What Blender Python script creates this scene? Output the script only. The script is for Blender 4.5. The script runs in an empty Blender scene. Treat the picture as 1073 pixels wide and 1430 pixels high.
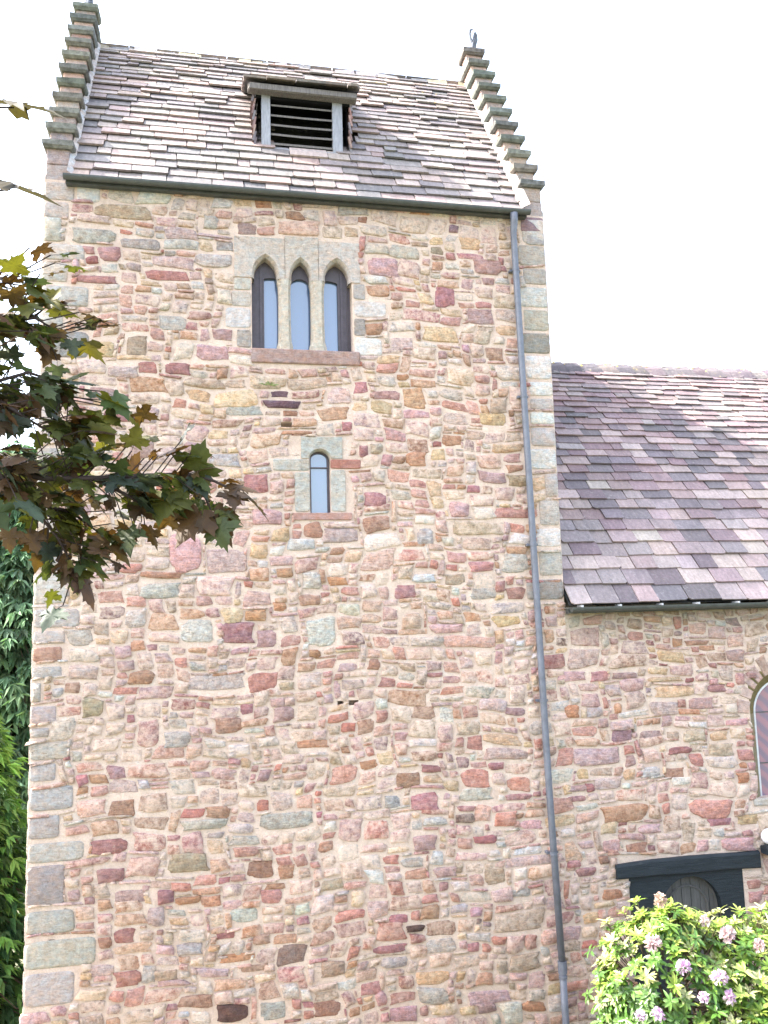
import bpy, math, random
import numpy as np
from mathutils import Vector, Matrix
R_ = math.radians
scene = bpy.context.scene

# ------------------------------------------------------------------ camera
F_PX, CAM = 1142.237, (2.054, -10.051, 3.871)
YAW, PIT, ROL = .204, .126, -.028
_cy, _sy, _cp, _sp = math.cos(YAW), math.sin(YAW), math.cos(PIT), math.sin(PIT)
_f = Vector((_sy * _cp, _cy * _cp, _sp)); _r = Vector((_cy, -_sy, 0)); _u = _r.cross(_f)
_r2 = _r * math.cos(ROL) + _u * math.sin(ROL); _u2 = -_r * math.sin(ROL) + _u * math.cos(ROL)
cd = bpy.data.cameras.new('camera'); cam = bpy.data.objects.new('camera', cd); scene.collection.objects.link(cam)
cd.sensor_fit = 'VERTICAL'; cd.sensor_height = 36.0; cd.sensor_width = 27.0
cd.lens = 36.0 * F_PX / 1430.0; cd.clip_start = .05; cd.clip_end = 3000
mw = Matrix((_r2, _u2, -_f)).transposed().to_4x4(); mw.translation = CAM; cam.matrix_world = mw
scene.camera = cam

# ------------------------------------------------------------------ light
SUN = Vector((-.64, .17, .75)).normalized()
world = bpy.data.worlds.new('World'); scene.world = world; world.use_nodes = True
nt = world.node_tree; nt.nodes.clear()
sky = nt.nodes.new('ShaderNodeTexSky'); sky.sky_type = 'NISHITA'; sky.sun_disc = False
sky.sun_elevation = math.asin(SUN.z); sky.sun_rotation = math.atan2(SUN.x, SUN.y)
sky.altitude = 100; sky.air_density = 1.0; sky.dust_density = 4.0; sky.ozone_density = 1.0
hs = nt.nodes.new('ShaderNodeHueSaturation'); hs.inputs['Saturation'].default_value = .68
bg = nt.nodes.new('ShaderNodeBackground'); bg.inputs['Strength'].default_value = .15
wo = nt.nodes.new('ShaderNodeOutputWorld')
nt.links.new(sky.outputs[0], hs.inputs['Color']); nt.links.new(hs.outputs[0], bg.inputs[0]); nt.links.new(bg.outputs[0], wo.inputs[0])
sl = bpy.data.lights.new('sun', 'SUN'); sl.energy = 2.6; sl.angle = R_(.5); sl.color = (1, .95, .86)
so = bpy.data.objects.new('sun', sl); scene.collection.objects.link(so)
so.rotation_euler = SUN.to_track_quat('Z', 'Y').to_euler(); so.location = (-10, 5, 30)
vs = scene.view_settings; vs.view_transform = 'Standard'; vs.look = 'None'; vs.gamma = 1
vs.exposure = 2.80

# ------------------------------------------------------------------ helpers
rnd = random.Random(7)
def lin(c):
    c /= 255.
    return c / 12.92 if c <= .04045 else ((c + .055) / 1.055) ** 2.4
def alb(c, k=1.3):
    return tuple(lin(v) / k for v in c)
def mixc(a, b, t): return tuple(x + (y - x) * t for x, y in zip(a, b))
def jit(c, s, r=rnd):
    k = 1 + r.uniform(-s, s)
    return tuple(max(.004, v * k * (1 + r.uniform(-s, s) * .35)) for v in c)

class MB:
    """collects shapes and links them as ONE mesh object"""
    def __init__(s): s.v = []; s.f = []; s.c = []; s.fm = []
    def add(s, vs, fs, col=(.5, .5, .5), a=0., m=0):
        n = len(s.v); s.v.extend(vs); s.f.extend([tuple(i + n for i in f) for f in fs])
        s.c.extend([(*col, a)] * len(vs)); s.fm.extend([m] * len(fs))
    def box(s, x0, x1, y0, y1, z0, z1, col=(.5, .5, .5), a=0., j=0., m=0, bev=0.):
        if bev:
            b = bev; V = []
            for z, i in ((z0, b), (z0 + b, 0), (z1 - b, 0), (z1, b)):
                o = 0 if i else b
                ring = []
                if i:   # inset ring
                    ring = [(x0 + i, y0 + i, z), (x1 - i, y0 + i, z), (x1 - i, y1 - i, z), (x0 + i, y1 - i, z)]
                    V.append([p for p in ring for _ in (0, 1)])
                else:
                    V.append([(x0 + b, y0, z), (x1 - b, y0, z), (x1, y0 + b, z), (x1, y1 - b, z), (x1 - b, y1, z), (x0 + b, y1, z), (x0, y1 - b, z), (x0, y0 + b, z)])
            lo, r1, r2, hi = V
            lo = lo[0::2]; hi = hi[0::2]
            vv = lo + r1 + r2 + hi; F = [(3, 2, 1, 0), (20, 21, 22, 23)]
            for k in range(8): F.append((4 + k, 4 + (k + 1) % 8, 12 + (k + 1) % 8, 12 + k))
            for k in range(4):
                F.append((k, (k + 1) % 4, 4 + (2 * k + 2) % 8, 4 + 2 * k + 1)); F.append((k, 4 + 2 * k + 1, 4 + 2 * k))
            # side of low ring uses pairs: corner k owns ring verts 2k-1,2k
            F = F[:10]
            for k in range(4):
                a0, a1 = 4 + 2 * k, 4 + 2 * k + 1; kn = (k + 1) % 4; c0 = 4 + (2 * kn) % 8
                F.append((k, kn, a1, a0)); F.append((kn, c0, a1))
                b0, b1 = 12 + 2 * k, 12 + 2 * k + 1; d0 = 12 + (2 * kn) % 8
                F.append((b0, b1, 20 + kn, 20 + k)); F.append((b1, d0, 20 + kn))
            if j: vv = [(p[0] + rnd.uniform(-j, j), p[1] + rnd.uniform(-j, j), p[2] + rnd.uniform(-j, j)) for p in vv]
            s.add(vv, F, col, a, m); return
        vv = [(x, y, z) for z in (z0, z1) for x, y in ((x0, y0), (x1, y0), (x1, y1), (x0, y1))]
        if j: vv = [(p[0] + rnd.uniform(-j, j), p[1] + rnd.uniform(-j, j), p[2] + rnd.uniform(-j, j)) for p in vv]
        s.add(vv, [(3, 2, 1, 0), (4, 5, 6, 7), (0, 1, 5, 4), (1, 2, 6, 5), (2, 3, 7, 6), (3, 0, 4, 7)], col, a, m)
    def tube(s, pts, rad, n=8, col=(.5, .5, .5), cap=True, a=0.):
        pts = [Vector(p) for p in pts]
        if not hasattr(rad, '__len__'): rad = [rad] * len(pts)
        V = []; prev = None
        for i, p in enumerate(pts):
            d = (pts[min(i + 1, len(pts) - 1)] - pts[max(i - 1, 0)]).normalized()
            if prev is None: prev = d.orthogonal().normalized()
            x = (prev - d * prev.dot(d)).normalized(); y = d.cross(x); prev = x
            for k in range(n):
                t = 2 * math.pi * k / n
                V.append(tuple(p + (x * math.cos(t) + y * math.sin(t)) * rad[i]))
        F = [(i * n + k, i * n + (k + 1) % n, (i + 1) * n + (k + 1) % n, (i + 1) * n + k) for i in range(len(pts) - 1) for k in range(n)]
        if cap: F += [tuple(range(n - 1, -1, -1)), tuple(range((len(pts) - 1) * n, len(pts) * n))]
        s.add(V, F, col, a)
    def build(s, name, mats, parent=None, smooth=False):
        me = bpy.data.meshes.new(name)
        off = Vector((0, 0, 0)); p = parent
        while p is not None: off += p.location; p = p.parent
        me.from_pydata([(v[0] - off.x, v[1] - off.y, v[2] - off.z) for v in s.v], [], s.f); me.update()
        at = me.color_attributes.new('Col', 'FLOAT_COLOR', 'POINT')
        at.data.foreach_set('color', np.array(s.c, dtype=np.float32).ravel())
        if not isinstance(mats, (list, tuple)): mats = [mats]
        for m in mats: me.materials.append(m)
        me.polygons.foreach_set('material_index', s.fm)
        if smooth: me.polygons.foreach_set('use_smooth', [True] * len(s.f))
        o = bpy.data.objects.new(name, me); scene.collection.objects.link(o)
        if parent is not None: o.parent = parent
        return o

def thing(name, loc, label, cat, group=None):
    o = bpy.data.objects.new(name, None); scene.collection.objects.link(o); o.location = loc
    o.empty_display_size = .2; o['label'] = label; o['category'] = cat
    if group: o['group'] = group
    return o

# ------------------------------------------------------------------ materials
def nodes(name):
    m = bpy.data.materials.new(name); m.use_nodes = True
    t = m.node_tree; b = t.nodes['Principled BSDF']
    return m, t, b
def N(t, typ, **kw):
    n = t.nodes.new(typ)
    for k, v in kw.items():
        if k in n.inputs: n.inputs[k].default_value = v
        else: setattr(n, k, v)
    return n
def noise(t, scale, detail=4, rough=.6, vec=None):
    n = N(t, 'ShaderNodeTexNoise', Scale=scale, Detail=detail, Roughness=rough)
    if vec is not None: t.links.new(vec, n.inputs['Vector'])
    return n.outputs['Fac']
def ramp(t, src, p0, p1, c0=(0, 0, 0, 1), c1=(1, 1, 1, 1)):
    n = t.nodes.new('ShaderNodeValToRGB'); e = n.color_ramp.elements
    e[0].position, e[1].position = p0, p1; e[0].color, e[1].color = c0, c1
    t.links.new(src, n.inputs[0]); return n.outputs[0]
def mix(t, fac, a, b, mode='MIX'):
    n = t.nodes.new('ShaderNodeMix'); n.data_type = 'RGBA'; n.blend_type = mode
    for sock, v in ((n.inputs[0], fac), (n.inputs[6], a), (n.inputs[7], b)):
        if isinstance(v, (int, float)): sock.default_value = v
        elif isinstance(v, tuple): sock.default_value = v if len(v) == 4 else (*v, 1)
        else: t.links.new(v, sock)
    return n.outputs[2]
def math_(t, op, a, b=0.):
    n = t.nodes.new('ShaderNodeMath'); n.operation = op
    for i, v in ((0, a), (1, b)):
        if isinstance(v, (int, float)): n.inputs[i].default_value = v
        else: t.links.new(v, n.inputs[i])
    return n.outputs[0]
def pos(t, sc=None):
    g = t.nodes.new('ShaderNodeNewGeometry').outputs['Position']
    if sc is None: return g
    m = t.nodes.new('ShaderNodeMapping'); m.inputs['Scale'].default_value = sc; t.links.new(g, m.inputs[0]); return m.outputs[0]
def bump(t, b, h, strength=.5, dist=.02):
    n = N(t, 'ShaderNodeBump', Strength=strength, Distance=dist); t.links.new(h, n.inputs['Height']); t.links.new(n.outputs[0], b.inputs['Normal'])

MORTAR = alb((242, 218, 200), 1.14)
def mat_masonry(name, mortar=MORTAR, speck=1.0, smear=1.0):
    """per-stone colour from the attribute (alpha = how far mortar is smeared over the face)"""
    m, t, b = nodes(name); L = t.links
    at = N(t, 'ShaderNodeAttribute', attribute_name='Col'); P = pos(t)
    n_big = noise(t, 3.2, 5, .65, P); n_mid = noise(t, 15, 7, .75, P); n_fin = noise(t, 48, 5, .8, P)
    lam = noise(t, 12, 5, .7, pos(t, (1.0, 1.0, 4.5)))
    c = mix(t, .75 * speck, at.outputs['Color'], ramp(t, n_mid, .34, .66, (.60, .56, .56, 1), (1.36, 1.40, 1.42, 1)), 'MULTIPLY')
    c = mix(t, .55 * speck, c, ramp(t, lam, .36, .64, (.64, .62, .64, 1), (1.30, 1.30, 1.28, 1)), 'MULTIPLY')
    c = mix(t, .6 * speck, c, ramp(t, n_fin, .34, .66, (.56, .56, .57, 1), (1.38, 1.38, 1.38, 1)), 'MULTIPLY')
    hv = noise(t, 6.5, 5, .7, pos(t, (1.2, 1, 1.9)))
    c = mix(t, .75, c, ramp(t, hv, .36, .64, (1.12, .94, .80, 1), (.92, 1.03, 1.12, 1)), 'MULTIPLY')
    # ochre iron bloom and pale lichen with shapes of their own
    c = mix(t, math_(t, 'MULTIPLY', ramp(t, noise(t, 5.5, 6, .75, pos(t, (1, 1, 1.6))), .60, .72), .45), c, alb((204, 160, 118)))
    c = mix(t, math_(t, 'MULTIPLY', ramp(t, noise(t, 9, 7, .8, P), .60, .70), .42 * speck), c, alb((224, 218, 206)))
    pits = ramp(t, noise(t, 42, 3, .6, pos(t, (1, 1, 1.8))), .66, .74)
    c = mix(t, math_(t, 'MULTIPLY', pits, .55 * speck), c, (.07, .055, .05))
    # mortar smeared over the stone faces
    sm = math_(t, 'MULTIPLY', ramp(t, math_(t, 'ADD', math_(t, 'MULTIPLY', n_mid, .6), math_(t, 'MULTIPLY', n_big, .4)), .42, .58), at.outputs['Alpha'])
    mc = mix(t, .5, mortar, ramp(t, noise(t, 8, 6, .75, P), .3, .7, (.78, .76, .74, 1), (1.16, 1.15, 1.15, 1)), 'MULTIPLY')
    mc = mix(t, .4, mc, ramp(t, n_fin, .3, .7, (.72, .72, .72, 1), (1.2, 1.2, 1.2, 1)), 'MULTIPLY')
    c = mix(t, math_(t, 'MULTIPLY', sm, smear), c, mc)
    c = mix(t, .55, c, ramp(t, noise(t, .55, 5, .65, P), .35, .65, (.80, .78, .74, 1), (1.14, 1.13, 1.12, 1)), 'MULTIPLY')
    c = mix(t, .5, c, ramp(t, noise(t, 1.5, 5, .7, pos(t, (2.2, 1, .28))), .58, .75, (1, 1, 1, 1), (.66, .66, .62, 1)), 'MULTIPLY')
    L.new(c, b.inputs['Base Color']); b.inputs['Roughness'].default_value = .93; b.inputs['Specular IOR Level'].default_value = .25
    h = math_(t, 'ADD', math_(t, 'ADD', math_(t, 'MULTIPLY', n_mid, .9), math_(t, 'MULTIPLY', lam, .6)), math_(t, 'MULTIPLY', n_fin, .4))
    h = math_(t, 'SUBTRACT', h, math_(t, 'MULTIPLY', pits, .5))
    bump(t, b, h, 1.0, .035)
    return m
def mat_mortar(name, col=MORTAR, stain=False):
    m, t, b = nodes(name); P = pos(t)
    c = mix(t, .8, col, ramp(t, noise(t, 7, 6, .75, P), .3, .7, (.76, .74, .71, 1), (1.16, 1.16, 1.16, 1)), 'MULTIPLY')
    c = mix(t, .5, c, ramp(t, noise(t, 60, 4, .75, P), .3, .7, (.66, .66, .66, 1), (1.22, 1.22, 1.22, 1)), 'MULTIPLY')
    c = mix(t, math_(t, 'MULTIPLY', ramp(t, noise(t, 2.2, 4, .6, P), .5, .7), .35), c, alb((214, 178, 164)))
    c = mix(t, math_(t, 'MULTIPLY', ramp(t, noise(t, 21, 5, .7, P), .62, .72), .5), c, alb((160, 128, 118)))
    c = mix(t, math_(t, 'MULTIPLY', ramp(t, noise(t, 5, 6, .75, P), .56, .64), .5), c, alb((246, 236, 226)))
    c = mix(t, math_(t, 'MULTIPLY', ramp(t, noise(t, 11, 5, .7, pos(t, (.5, 1, 2.6))), .63, .68), .75), c, (.10, .075, .06))
    t.links.new(c, b.inputs['Base Color']); b.inputs['Roughness'].default_value = .95; b.inputs['Specular IOR Level'].default_value = .2
    h = math_(t, 'ADD', noise(t, 14, 6, .75, P), math_(t, 'MULTIPLY', noise(t, 65, 4, .7, P), .45)); bump(t, b, h, 1., .04)
    return m
def mat_algae(name, base_fn, z0, z1, *a):
    """same masonry with a band of green-grey algae below the gutter (ragged edge)"""
    m = base_fn(name, *a); t = m.node_tree; b = t.nodes['Principled BSDF']
    src = b.inputs['Base Color'].links[0].from_socket
    sx = t.nodes.new('ShaderNodeSeparateXYZ'); t.links.new(pos(t), sx.inputs[0])
    mr = N(t, 'ShaderNodeMapRange'); mr.inputs['From Min'].default_value = z0; mr.inputs['From Max'].default_value = z1
    t.links.new(math_(t, 'ADD', sx.outputs['Z'], math_(t, 'MULTIPLY', math_(t, 'SUBTRACT', noise(t, 3.2, 5, .65, pos(t, (1, 1, .6))), .5), .55)), mr.inputs['Value'])
    c = mix(t, math_(t, 'MULTIPLY', mr.outputs[0], .72), src, ramp(t, noise(t, 20, 5, .7, pos(t)), .3, .7, (.10, .095, .06, 1), (.30, .29, .20, 1)))
    t.links.new(c, b.inputs['Base Color']); return m
def mat_slate(name, lichen=(196, 176, 110), lich=.25, dark=1.0):
    m, t, b = nodes(name); at = N(t, 'ShaderNodeAttribute', attribute_name='Col'); P = pos(t)
    st = noise(t, 9, 6, .7, pos(t, (2.2, .5, .5))); n2 = noise(t, 26, 5, .7, P); nb = noise(t, 1.6, 4, .6, P)
    c = mix(t, .62, at.outputs['Color'], ramp(t, st, .3, .7, (.66, .66, .68, 1), (1.32, 1.30, 1.28, 1)), 'MULTIPLY')
    c = mix(t, .6, c, ramp(t, n2, .3, .7, (.66, .66, .66, 1), (1.3, 1.3, 1.3, 1)), 'MULTIPLY')
    c = mix(t, .5, c, ramp(t, nb, .35, .65, (.72, .74, .76, 1), (1.2, 1.18, 1.18, 1)), 'MULTIPLY')
    c = mix(t, math_(t, 'MULTIPLY', ramp(t, noise(t, 13, 6, .8, P), .58, .66), .3), c, alb((200, 194, 190)))
    c = mix(t, math_(t, 'MULTIPLY', ramp(t, noise(t, 7, 7, .8, pos(t, (1.3, 1, 1))), .60, .66), math_(t, 'MULTIPLY', at.outputs['Alpha'], 1.)), c, alb(lichen))
    t.links.new(c, b.inputs['Base Color']); b.inputs['Roughness'].default_value = .62; b.inputs['Specular IOR Level'].default_value = .4
    bump(t, b, math_(t, 'ADD', st, math_(t, 'MULTIPLY', n2, .6)), .5, .012)
    return m
def mat_simple(name, col, rough=.6, spec=.4, var=.35, scale=14, bmp=.3, metal=0., stretch=(1, 1, 1)):
    m, t, b = nodes(name); n = noise(t, scale, 6, .7, pos(t, stretch))
    k = var
    c = mix(t, 1.0, (*col, 1), ramp(t, n, .3, .7, (1 - k, 1 - k, 1 - k, 1), (1 + k, 1 + k, 1 + k, 1)), 'MULTIPLY')
    t.links.new(c, b.inputs['Base Color']); b.inputs['Roughness'].default_value = rough
    b.inputs['Specular IOR Level'].default_value = spec; b.inputs['Metallic'].default_value = metal
    if bmp: bump(t, b, n, bmp, .01)
    return m
def mat_attr(name, rough=.5, spec=.4, transl=0., tcol=None, var=.3, scale=30):
    m, t, b = nodes(name); at = N(t, 'ShaderNodeAttribute', attribute_name='Col')
    c = mix(t, 1.0, at.outputs['Color'], ramp(t, noise(t, scale, 4, .6, pos(t)), .3, .7, (1 - var,) * 3 + (1,), (1 + var,) * 3 + (1,)), 'MULTIPLY')
    t.links.new(c, b.inputs['Base Color']); b.inputs['Roughness'].default_value = rough; b.inputs['Specular IOR Level'].default_value = spec
    if transl:
        tr = t.nodes.new('ShaderNodeBsdfTranslucent'); ms = t.nodes.new('ShaderNodeMixShader'); ms.inputs[0].default_value = transl
        t.links.new(mix(t, 1.0, c, tcol or (1, 1, 1, 1), 'MULTIPLY'), tr.inputs[0])
        t.links.new(b.outputs[0], ms.inputs[1]); t.links.new(tr.outputs[0], ms.inputs[2])
        t.links.new(ms.outputs[0], t.nodes['Material Output'].inputs[0])
    return m
def mat_glass(name, col, rough=.05, ior=2.08, stripes=None):
    m, t, b = nodes(name); b.inputs['Roughness'].default_value = rough; b.inputs['IOR'].default_value = ior
    b.inputs['Specular IOR Level'].default_value = .6
    c = (*col, 1)
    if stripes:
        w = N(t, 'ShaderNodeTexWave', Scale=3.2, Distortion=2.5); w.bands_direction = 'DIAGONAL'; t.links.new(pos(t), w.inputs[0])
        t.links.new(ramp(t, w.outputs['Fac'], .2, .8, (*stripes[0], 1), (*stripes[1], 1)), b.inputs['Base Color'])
    else: b.inputs['Base Color'].default_value = c
    n = N(t, 'ShaderNodeBump', Strength=.05, Distance=.01); t.links.new(noise(t, 3, 2, .5, pos(t)), n.inputs['Height']); t.links.new(n.outputs[0], b.inputs['Normal'])
    return m

M_RUB = mat_masonry('rubble stone'); M_MOR = mat_mortar('lime mortar')
M_RUBN = mat_algae('rubble stone under nave eaves', mat_masonry, 3.35, 3.95); M_MORN = mat_algae('lime mortar under nave eaves', mat_mortar, 3.35, 3.95)
M_ASH = mat_masonry('dressed sandstone', speck=.62, smear=.5)
M_SLATE = mat_slate('stone slates grey'); M_SLATEN = mat_slate('stone slates mauve', lich=.3)
M_CAP = mat_attr('mossy coping stone', .9, .2, var=.45, scale=16)
M_IRON = mat_simple('dull painted gutter', (.060, .066, .064), .45, .5, .3, 9)
M_PIPE = mat_simple('grey painted downpipe', (.125, .135, .165), .42, .5, .25, 7)
M_RUST = mat_simple('clip metal', (.45, .46, .48), .35, .5, .2, 20)
M_WOODG = mat_simple('weathered grey oak', (.150, .135, .125), .85, .2, .4, 12, .5, stretch=(4, 4, .7))
M_WOODP = mat_simple('pale painted post', (.27, .275, .30), .7, .3, .25, 12, .4, stretch=(3, 3, .6))
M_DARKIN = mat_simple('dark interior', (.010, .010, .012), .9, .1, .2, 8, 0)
M_BLACK, _t, _b = nodes('black painted timber')
_n = noise(_t, 8, 7, .75, pos(_t, (.5, 1, 4))); _c = ramp(_t, _n, .35, .7, (.008, .013, .018, 1), (.022, .030, .036, 1))
_c = mix(_t, math_(_t, 'MULTIPLY', ramp(_t, noise(_t, 13, 6, .8, pos(_t, (.5, 1, 2.2))), .61, .68), .55), _c, (.10, .10, .095)); _t.links.new(_c, _b.inputs['Base Color'])
_b.inputs['Roughness'].default_value = .6; _b.inputs['Specular IOR Level'].default_value = .35; bump(_t, _b, _n, .8, .015)
M_DOOR = mat_simple('brown oak door', (.095, .092, .086), .75, .3, .3, 9, .4, stretch=(5, 5, .5))
M_FRAME = mat_simple('purple brown window frame', (.075, .060, .070), .45, .45, .25, 10, .2)
M_LEAD = mat_simple('white lead flashing', (.60, .60, .60), .55, .4, .2, 12)
M_PANE = mat_glass('window glass', (.10, .16, .27))
M_PANEN = mat_glass('leaded glass painted reflection', (.3, .15, .2), .15, 1.6, stripes=((.30, .17, .20), (.20, .15, .20)))  # mauve diagonal bands in the base colour stand in for a reflection

# stones that can be told apart: x0, x1, z0, z1 on the wall in metres, colour key
PAL={'bg':(180,177,170),'pk':(206,160,160),'pg':(200,172,166),'lg':(208,206,198),'rm':(178,124,124),'mv':(182,146,142),'lv':(194,184,178),'br':(178,134,108),'gb':(178,176,165),'rd':(188,126,128),'ro':(206,136,118),'ob':(196,142,102),'ol':(172,150,122),'gy':(184,178,168),'dg':(158,153,144),'db':(112,84,78),'rt':(192,136,122),'rc':(216,182,136),'tn':(198,172,148),'wh':(224,224,216),'dm':(120,92,98),'gg':(192,186,170),'pu':(158,124,130),'rdd':(168,108,104)}
T_SPEC=[(1.17,1.66,4.13,4.34,'bg'),(1.49,1.89,4.44,4.92,'pk'),(1.93,2.42,4.41,4.74,'pg'),(1.64,2.02,3.59,3.91,'lg'),(2.1,2.52,3.58,3.85,'rm'),(2.51,2.77,3.52,3.75,'mv'),(1.72,2.41,3.04,3.27,'lv'),(2.01,2.36,2.54,2.75,'br'),(1.43,1.77,2.41,2.61,'gb'),(4.36,4.73,1.48,1.72,'rd'),(4.18,4.49,1.77,1.98,'br'),(5.55,5.94,1.53,1.63,'rd'),(5.41,5.73,1.23,1.42,'ro'),(4.36,4.69,1.03,1.23,'mv'),(4.97,5.54,-0.8,-0.62,'pg'),(3.69,3.95,-0.54,-0.37,'rd'),(2.03,2.4,-0.64,-0.42,'db'),(3.12,3.47,-0.71,-0.51,'br'),(2.52,2.84,-0.67,-0.45,'gb'),(1.49,1.98,1.01,1.25,'ol'),(2.39,2.72,0.88,1.1,'br'),(2.74,2.96,0.85,1.04,'ob'),(2.53,2.81,0.59,0.77,'rt'),(2.23,2.54,1.13,1.27,'rt'),(2.52,3.19,1.41,1.62,'gg'),(1.64,2.18,1.47,1.61,'gb'),(5.65,6.05,4.36,4.64,'lv'),(4.53,4.79,4.74,4.97,'gy'),(4.97,5.28,5.09,5.31,'pk'),(5.58,6.21,5.07,5.25,'rt'),(4.43,4.73,5.75,5.96,'ob'),(4.92,5.2,6.02,6.2,'ob'),(5.43,5.83,6.31,6.5,'rc'),(0.97,1.25,7.07,7.36,'ol'),(0.57,0.86,7.06,7.29,'rc'),(1.8,2.21,7.06,7.29,'pk'),(2.0,2.27,7.32,7.5,'mv'),(0.39,0.88,7.98,8.11,'rm'),(0.3,0.86,8.49,8.71,'gy'),(0.59,1.29,8.83,9.05,'tn'),(2.3,2.58,8.73,8.92,'mv'),(1.89,2.1,8.77,8.98,'gy'),(0.9,1.39,8.45,8.62,'gy'),(1.41,1.85,8.48,8.64,'lg'),(2.04,2.29,8.5,8.66,'dg'),(1.79,2.27,8.27,8.48,'gy'),(4.89,5.19,7.9,8.2,'rd'),(3.99,4.45,8.28,8.55,'pk'),(5.26,5.58,8.73,8.93,'rc'),(5.45,5.85,8.39,8.64,'mv'),(2.05,2.31,7.86,8.04,'gg'),(2.04,2.5,7.56,7.86,'gy'),(2.13,2.5,8.03,8.24,'gy'),(3.77,4.25,7.87,8.14,'lg'),(3.76,4.18,7.25,7.54,'lg'),(3.78,3.97,7.56,7.85,'gy'),(3.08,3.65,8.7,8.84,'tn'),(2.44,2.95,8.65,8.86,'gy'),(2.63,3.1,6.47,6.6,'dm'),(2.72,2.96,6.61,6.72,'dm'),(2.83,3.26,6.14,6.21,'ob'),(2.14,2.63,6.37,6.52,'bg'),(3.01,3.64,6.27,6.54,'gg'),(3.09,3.75,6.17,6.26,'lv'),(2.37,2.67,3.84,4.0,'ob'),(3.03,3.31,4.0,4.17,'br'),(2.71,2.9,3.95,4.08,'ob'),(3.14,3.31,3.37,3.5,'ob'),(3.49,3.75,3.19,3.32,'pg'),(3.07,3.33,4.2,4.44,'gg'),(3.1,3.51,3.5,3.89,'lg'),(2.7,2.97,2.63,2.84,'mv'),(2.6,2.77,2.79,2.93,'ob'),(2.99,3.38,2.31,2.44,'ob'),(2.32,2.49,2.74,2.9,'rm'),(4.67,5.14,3.62,3.76,'pk'),(4.31,4.59,3.68,3.9,'tn'),(4.88,5.17,4.22,4.39,'tn'),(5.12,5.36,4.33,4.47,'mv'),(5.21,5.59,4.03,4.2,'gy'),(5.47,5.78,4.01,4.19,'rm'),(4.46,4.79,4.26,4.39,'lg'),(4.23,4.52,4.06,4.26,'rm'),(4.59,4.83,3.99,4.12,'tn'),(4.02,4.24,1.55,1.72,'bg'),(4.97,5.43,1.56,1.73,'gg'),(5.5,5.92,1.11,1.26,'tn'),(4.5,4.82,1.3,1.43,'gy'),(5.13,5.45,1.04,1.17,'rd'),(5.63,6.05,0.87,0.99,'lg'),(5.25,5.53,0.56,0.78,'ol'),(4.61,4.93,0.7,0.84,'mv'),(4.26,4.57,0.7,0.85,'br'),(4.67,4.81,0.54,0.67,'rm'),(4.03,4.3,0.22,0.35,'rd'),(4.24,4.5,0.11,0.21,'db'),(4.47,4.88,-0.16,0.02,'gg'),(4.99,5.18,-0.19,-0.06,'rd'),(3.85,4.28,-0.1,0.02,'rm'),(5.6,5.85,0.38,0.5,'bg'),(1.38,1.59,0.69,0.88,'rm'),(1.58,1.88,0.67,0.78,'ob'),(2.19,2.53,0.41,0.6,'bg'),(1.28,1.49,0.46,0.7,'pg'),(1.59,1.91,0.12,0.28,'bg'),(2.07,2.48,-0.01,0.11,'ob'),(2.3,2.64,-0.13,-0.03,'br'),(2.45,2.67,0.15,0.29,'br'),(2.02,2.27,0.25,0.37,'rdd'),(1.36,1.63,-0.13,0.02,'ol'),(3.21,3.54,-0.28,-0.09,'ol'),(1.44,1.59,0.26,0.41,'tn'),(0.84,1.15,1.66,1.89,'br'),(0.65,1.08,1.28,1.47,'rm'),(0.93,1.28,0.74,0.91,'mv'),(0.73,1.04,0.97,1.16,'rm'),(0.92,1.17,0.32,0.5,'rdd'),(0.64,0.94,-0.01,0.15,'pg'),(3.85,4.27,7.13,7.28,'tn'),(4.28,4.61,7.29,7.48,'pg'),(4.71,5.21,7.41,7.65,'rc'),(5.31,5.72,7.68,7.93,'mv'),(4.02,4.4,6.61,6.76,'rm'),(3.82,3.96,5.86,6.04,'rd'),(3.67,3.85,5.35,5.54,'pk'),(3.86,4.17,5.22,5.44,'rm'),(2.38,2.69,5.4,5.66,'rd'),(2.73,3.18,5.71,5.85,'lg'),(2.46,2.86,5.0,5.22,'pk'),(2.9,3.25,4.68,4.86,'lg'),(3.34,3.79,4.77,4.99,'pg'),(0.95,1.32,5.65,5.83,'pg'),(1.32,1.61,5.39,5.61,'ro'),(0.53,0.9,6.52,6.7,'mv'),(0.77,1.14,6.8,6.98,'pg'),(1.35,1.71,7.43,7.64,'lv'),(1.44,1.76,6.86,7.04,'rm')]
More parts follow.
